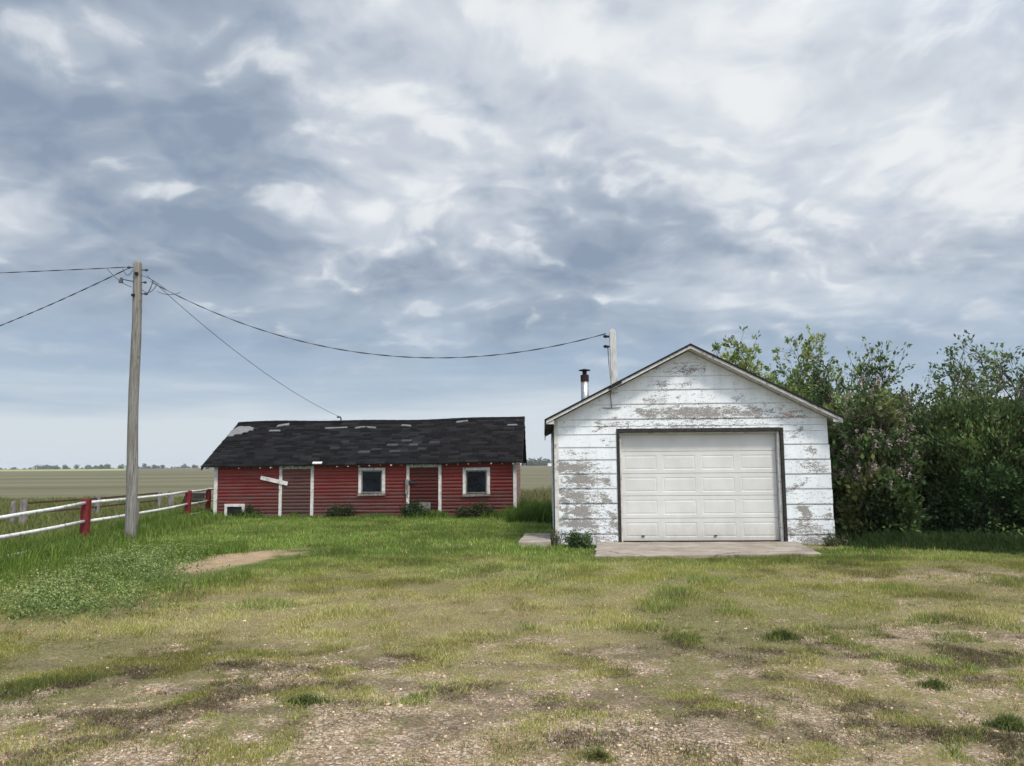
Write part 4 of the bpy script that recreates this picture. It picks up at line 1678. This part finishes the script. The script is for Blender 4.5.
# gravel stones ---------------------------------------------------------
def gravel_stones(n):
    x, y, r = scatter(n, 3.3, 9.5, 801, .72, .4)
    lush, gravel, dark, dirt, dry, n2, n3 = masks(x, y)
    ok = (r.random(n) < np.clip(gravel * 1.0 * (1 - .5 * dark) + .03, 0, 1) * np.clip(1.6 - y * .13, .2, 1)) & clear(x, y)
    x, y = x[ok], y[ok]
    n = len(x)
    ph = (1 + 5 ** .5) / 2
    ico = np.array([(-1, ph, 0), (1, ph, 0), (-1, -ph, 0), (1, -ph, 0), (0, -1, ph), (0, 1, ph), (0, -1, -ph), (0, 1, -ph), (ph, 0, -1), (ph, 0, 1), (-ph, 0, -1), (-ph, 0, 1)]) / 1.9
    fc = np.array([(0, 11, 5), (0, 5, 1), (0, 1, 7), (0, 7, 10), (0, 10, 11), (1, 5, 9), (5, 11, 4), (11, 10, 2), (10, 7, 6), (7, 1, 8), (3, 9, 4), (3, 4, 2), (3, 2, 6), (3, 6, 8), (3, 8, 9), (4, 9, 5), (2, 4, 11), (6, 2, 10), (8, 6, 7), (9, 8, 1)])
    s = .0042 + .0052 * r.random(n) ** 2.5 + .007 * (r.random(n) < .03)
    sc3 = s[:, None] * r.uniform(.65, 1.35, (n, 3)) * np.array([1.1, 1.1, .75])
    V = ico[None] * (1 + .18 * r.normal(size=(n, 12, 1)))
    V = V * sc3[:, None]
    a = r.uniform(0, 6.28, n)
    ca, sa = np.cos(a)[:, None], np.sin(a)[:, None]
    V = np.stack([V[..., 0] * ca - V[..., 1] * sa, V[..., 0] * sa + V[..., 1] * ca, V[..., 2]], 2)
    V = V + np.stack([x, y, gheight(x, y) + s * .25], 1)[:, None]
    pal = np.array([(.54, .425, .33), (.44, .34, .26), (.64, .55, .46), (.36, .305, .26), (.50, .35, .26), (.72, .66, .58), (.28, .21, .16)])
    c = pal[r.choice(7, n, p=[.25, .2, .18, .12, .1, .07, .08])] * r.uniform(.8, 1.15, (n, 1)) * np.array([[1.02, .93, .79]])
    F_ = fc[None] + (np.arange(n) * 12)[:, None, None]
    o = mesh_np('gravel', V.reshape(-1, 3), [F_.reshape(-1, 3)], M['stone'], None, {'Col': np.repeat(c, 12, 0)})
    tag(o, kind='stuff')


gravel_stones(62000)


# far trees --------------------------------------------------------------
def treeline(segs, seed):
    r = np.random.default_rng(seed)
    P, S, C_ = [], [], []
    for x0, x1, Y, hh, nb in segs:
        for k in range(nb):
            cx, cy = r.uniform(x0, x1), Y + r.uniform(-60, 60)
            h = hh * .68 * r.uniform(.35, 1.1) * (.5 + fbm(np.array([cx * .012]), np.array([1.0]), 5)[0])
            w = h * r.uniform(.4, .8)
            m_ = 110
            d = r.normal(size=(m_, 3))
            d /= np.linalg.norm(d, axis=1)[:, None]
            q = d * r.random((m_, 1)) ** .4 * np.array([w, w, h * .5]) + np.array([cx, cy, h * .5])
            q[:, 2] = np.maximum(q[:, 2], .1)
            P.append(q)
            S.append(np.full(m_, h * .3))
            C_.append(np.tile(np.array((.10, .12, .075)) * r.uniform(.7, 1.35), (m_, 1)))
    P = np.concatenate(P)
    V, Fq = leaves(P, np.concatenate(S), seed, .8)
    o = mesh_np('treeline', V, [Fq], M['leaf'], None, {'Col': np.repeat(np.concatenate(C_), 4, 0)})
    tag(o, kind='stuff')


treeline([(-2000, 0, 1520, 4.5, 420), (-2000, -830, 1500, 7, 130), (-830, -600, 1350, 11, 60), (-600, -380, 1400, 11, 70), (-400, 0, 1500, 10, 90), (0, 110, 1150, 15, 45), (110, 1600, 1300, 12, 160)], 900)
fb = MB()
fb.box(41, 47, 900, 908, 0, 3.4)
fb2 = MB()
fb2.prism([(40.7, 899.6, 3.4), (47.3, 899.6, 3.4), (44, 899.6, 5.2)], (0, 9, 0))
far = empty('farm_building', (44, 904, 0), 'tiny white farm building far off in the gap between shed and garage', 'building')
o = fb.build('wall', M['white'], far)
o.location = (-44, -904, 0)
o = fb2.build('roof', M['deck'], far)
o.location = (-44, -904, 0)

# ------------------------------------------------------------------ air
hz = MB()
hz.box(-6600, 6600, -400, 7000, -1.5, 30)


def b_haze(g):
    pv = g.n('ShaderNodeVolumePrincipled')
    pv.inputs['Color'].default_value = (.86, .92, 1.0, 1)
    pv.inputs['Density'].default_value = .00014
    o = g.n('ShaderNodeOutputMaterial')
    g.t.links.new(pv.outputs[0], o.inputs['Volume'])


tag(hz.build('haze', mat('haze', b_haze)), kind='stuff')

# ------------------------------------------------------------------ light and sky
SUN_AZ, SUN_EL = R(150), R(57)      # clockwise from +Y: behind the viewer, to the right
sd = Vector((math.sin(SUN_AZ) * math.cos(SUN_EL), math.cos(SUN_AZ) * math.cos(SUN_EL), math.sin(SUN_EL)))
sl = bpy.data.lights.new('sun', 'SUN')
sl.energy = 2.6
sl.angle = R(10)
sl.color = (1.0, .93, .82)
so = bpy.data.objects.new('sun', sl)
col.objects.link(so)
so.rotation_euler = sd.to_track_quat('Z', 'Y').to_euler()
so.location = (6, -8, 14)

w = bpy.data.worlds.new('World')
sc.world = w
w.use_nodes = True
g = NT(w.node_tree)
sky = g.n('ShaderNodeTexSky', sky_type='NISHITA')
sky.sun_disc = False
sky.sun_elevation = SUN_EL
sky.sun_rotation = SUN_AZ
dr = g.n('ShaderNodeTexCoord').outputs['Generated']
dx, dy, dz = g.sep(dr)
CLOUD_SEED = 14.5
dzc = g.m('MAXIMUM', dz, 0.0)
inv = g.m('DIVIDE', 1.0, g.m('ADD', dzc, .30))
P = g.comb(g.m('MULTIPLY', dx, inv), g.m('MULTIPLY', dy, inv), CLOUD_SEED)
wp = g.v('SCALE', g.v('SUBTRACT', g.noise(P, 2.6, 3, .5, color=True), (.5, .5, .5)), None, .30)
wf = g.v('SCALE', g.v('SUBTRACT', g.noise(P, 13.0, 4, .55, color=True), (.5, .5, .5)), None, .075)
Pw = g.v('ADD', P, wp)
Pf = g.v('ADD', Pw, wf)


def puff(v, sc_):          # rounded lumps with narrow creases between them
    n_ = g.noise(v, sc_, 1, .4)
    return g.m('ABSOLUTE', g.m('MULTIPLY', g.m('SUBTRACT', n_, .5), 2.0))


A = g.noise(Pw, 5.2, 9, .50)
B = g.noise(g.v('ADD', Pw, (.025, -.05, .01)), 5.2, 9, .48)
cell = g.m('SUBTRACT', .30, g.m('ADD', g.m('MULTIPLY', puff(Pf, 5.0), .75), g.m('MULTIPLY', puff(g.v('ADD', Pf, (7.0, 3.0, 1.0)), 11.0), .45)))
soft = g.noise(g.v('ADD', Pw, (5.2, 2.3, .4)), 2.7, 4, .45)
big = g.noise(g.v('ADD', P, (3.1, 1.7, 0.0)), 1.15, 2, .5)
# masses: broad soft bellies, a little darker to the west, with lumpy undersides and bright gaps
mass = g.m('ADD', g.m('ADD', g.m('MULTIPLY', soft, .66), g.m('MULTIPLY', big, .50)), g.m('MULTIPLY', A, .20))
mass = g.m('ADD', mass, g.m('MULTIPLY_ADD', dx, -.11, .03))
relief = g.m('SUBTRACT', A, B)
f = g.m('ADD', g.m('ADD', mass, g.m('MULTIPLY', relief, -.60)), g.m('MULTIPLY', cell, -.17))
cloud = g.ramp(f, [(.44, (.60, .625, .65)), (.54, (.52, .55, .59)), (.655, (.41, .45, .51)), (.76, (.285, .335, .405)), (.88, (.20, .25, .33))])
wisp = g.ramp(g.m('ADD', g.m('ADD', relief, g.m('MULTIPLY', cell, .22)), g.m('MULTIPLY', g.m('SUBTRACT', .64, mass), .35)), [(.04, 0.0), (.19, 1.0)], 'EASE')
cloud = g.mix(g.m('MULTIPLY', wisp, .5), cloud, (.69, .705, .71))
# low band: flat blue-grey stratus with streaks, paling to the horizon
S_ = g.comb(g.m('MULTIPLY', dx, 2.2), g.m('MULTIPLY', dy, 2.2), g.m('MULTIPLY', dzc, 26.0))
sn = g.noise(S_, 1.25, 6, .55)
zj = g.m('ADD', dzc, g.m('MULTIPLY', g.m("SUBTRACT", sn, .5), .12))
low = g.ramp(zj, [(0.0, (.50, .545, .58)), (.055, (.49, .54, .585)), (.095, (.33, .405, .49)), (.14, (.255, .335, .44)), (.21, (.35, .42, .50))])
lowm = g.ramp(g.m('ADD', dzc, g.m('MULTIPLY', g.m('SUBTRACT', A, .5), .16)), [(.11, 1.0), (.24, 0.0)])
cc = g.mix(lowm, cloud, low)
# brighter towards the veiled sun
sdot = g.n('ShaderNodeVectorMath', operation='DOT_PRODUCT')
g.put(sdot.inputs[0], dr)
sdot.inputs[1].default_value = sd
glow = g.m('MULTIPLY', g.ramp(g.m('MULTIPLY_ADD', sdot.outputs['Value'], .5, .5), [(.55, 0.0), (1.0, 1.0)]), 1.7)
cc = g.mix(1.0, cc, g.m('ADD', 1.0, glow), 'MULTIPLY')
bg1 = g.n('ShaderNodeBackground')
g.put(bg1.inputs[0], sky.outputs[0])
bg1.inputs[1].default_value = .10
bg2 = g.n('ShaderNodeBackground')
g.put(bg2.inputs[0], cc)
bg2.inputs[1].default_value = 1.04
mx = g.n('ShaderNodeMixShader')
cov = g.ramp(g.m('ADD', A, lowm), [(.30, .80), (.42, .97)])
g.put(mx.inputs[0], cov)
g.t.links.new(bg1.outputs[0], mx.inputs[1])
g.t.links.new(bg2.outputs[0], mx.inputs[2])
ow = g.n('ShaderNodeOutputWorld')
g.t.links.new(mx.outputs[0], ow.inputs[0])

vs = sc.view_settings
vs.view_transform = 'Standard'
vs.look = 'None'
vs.exposure = 0.35
vs.gamma = 1.0
vs.use_curve_mapping = False
sc.render.engine = 'CYCLES'
sc.cycles.max_bounces = 6
sc.cycles.transparent_max_bounces = 8
sc.cycles.use_denoising = True
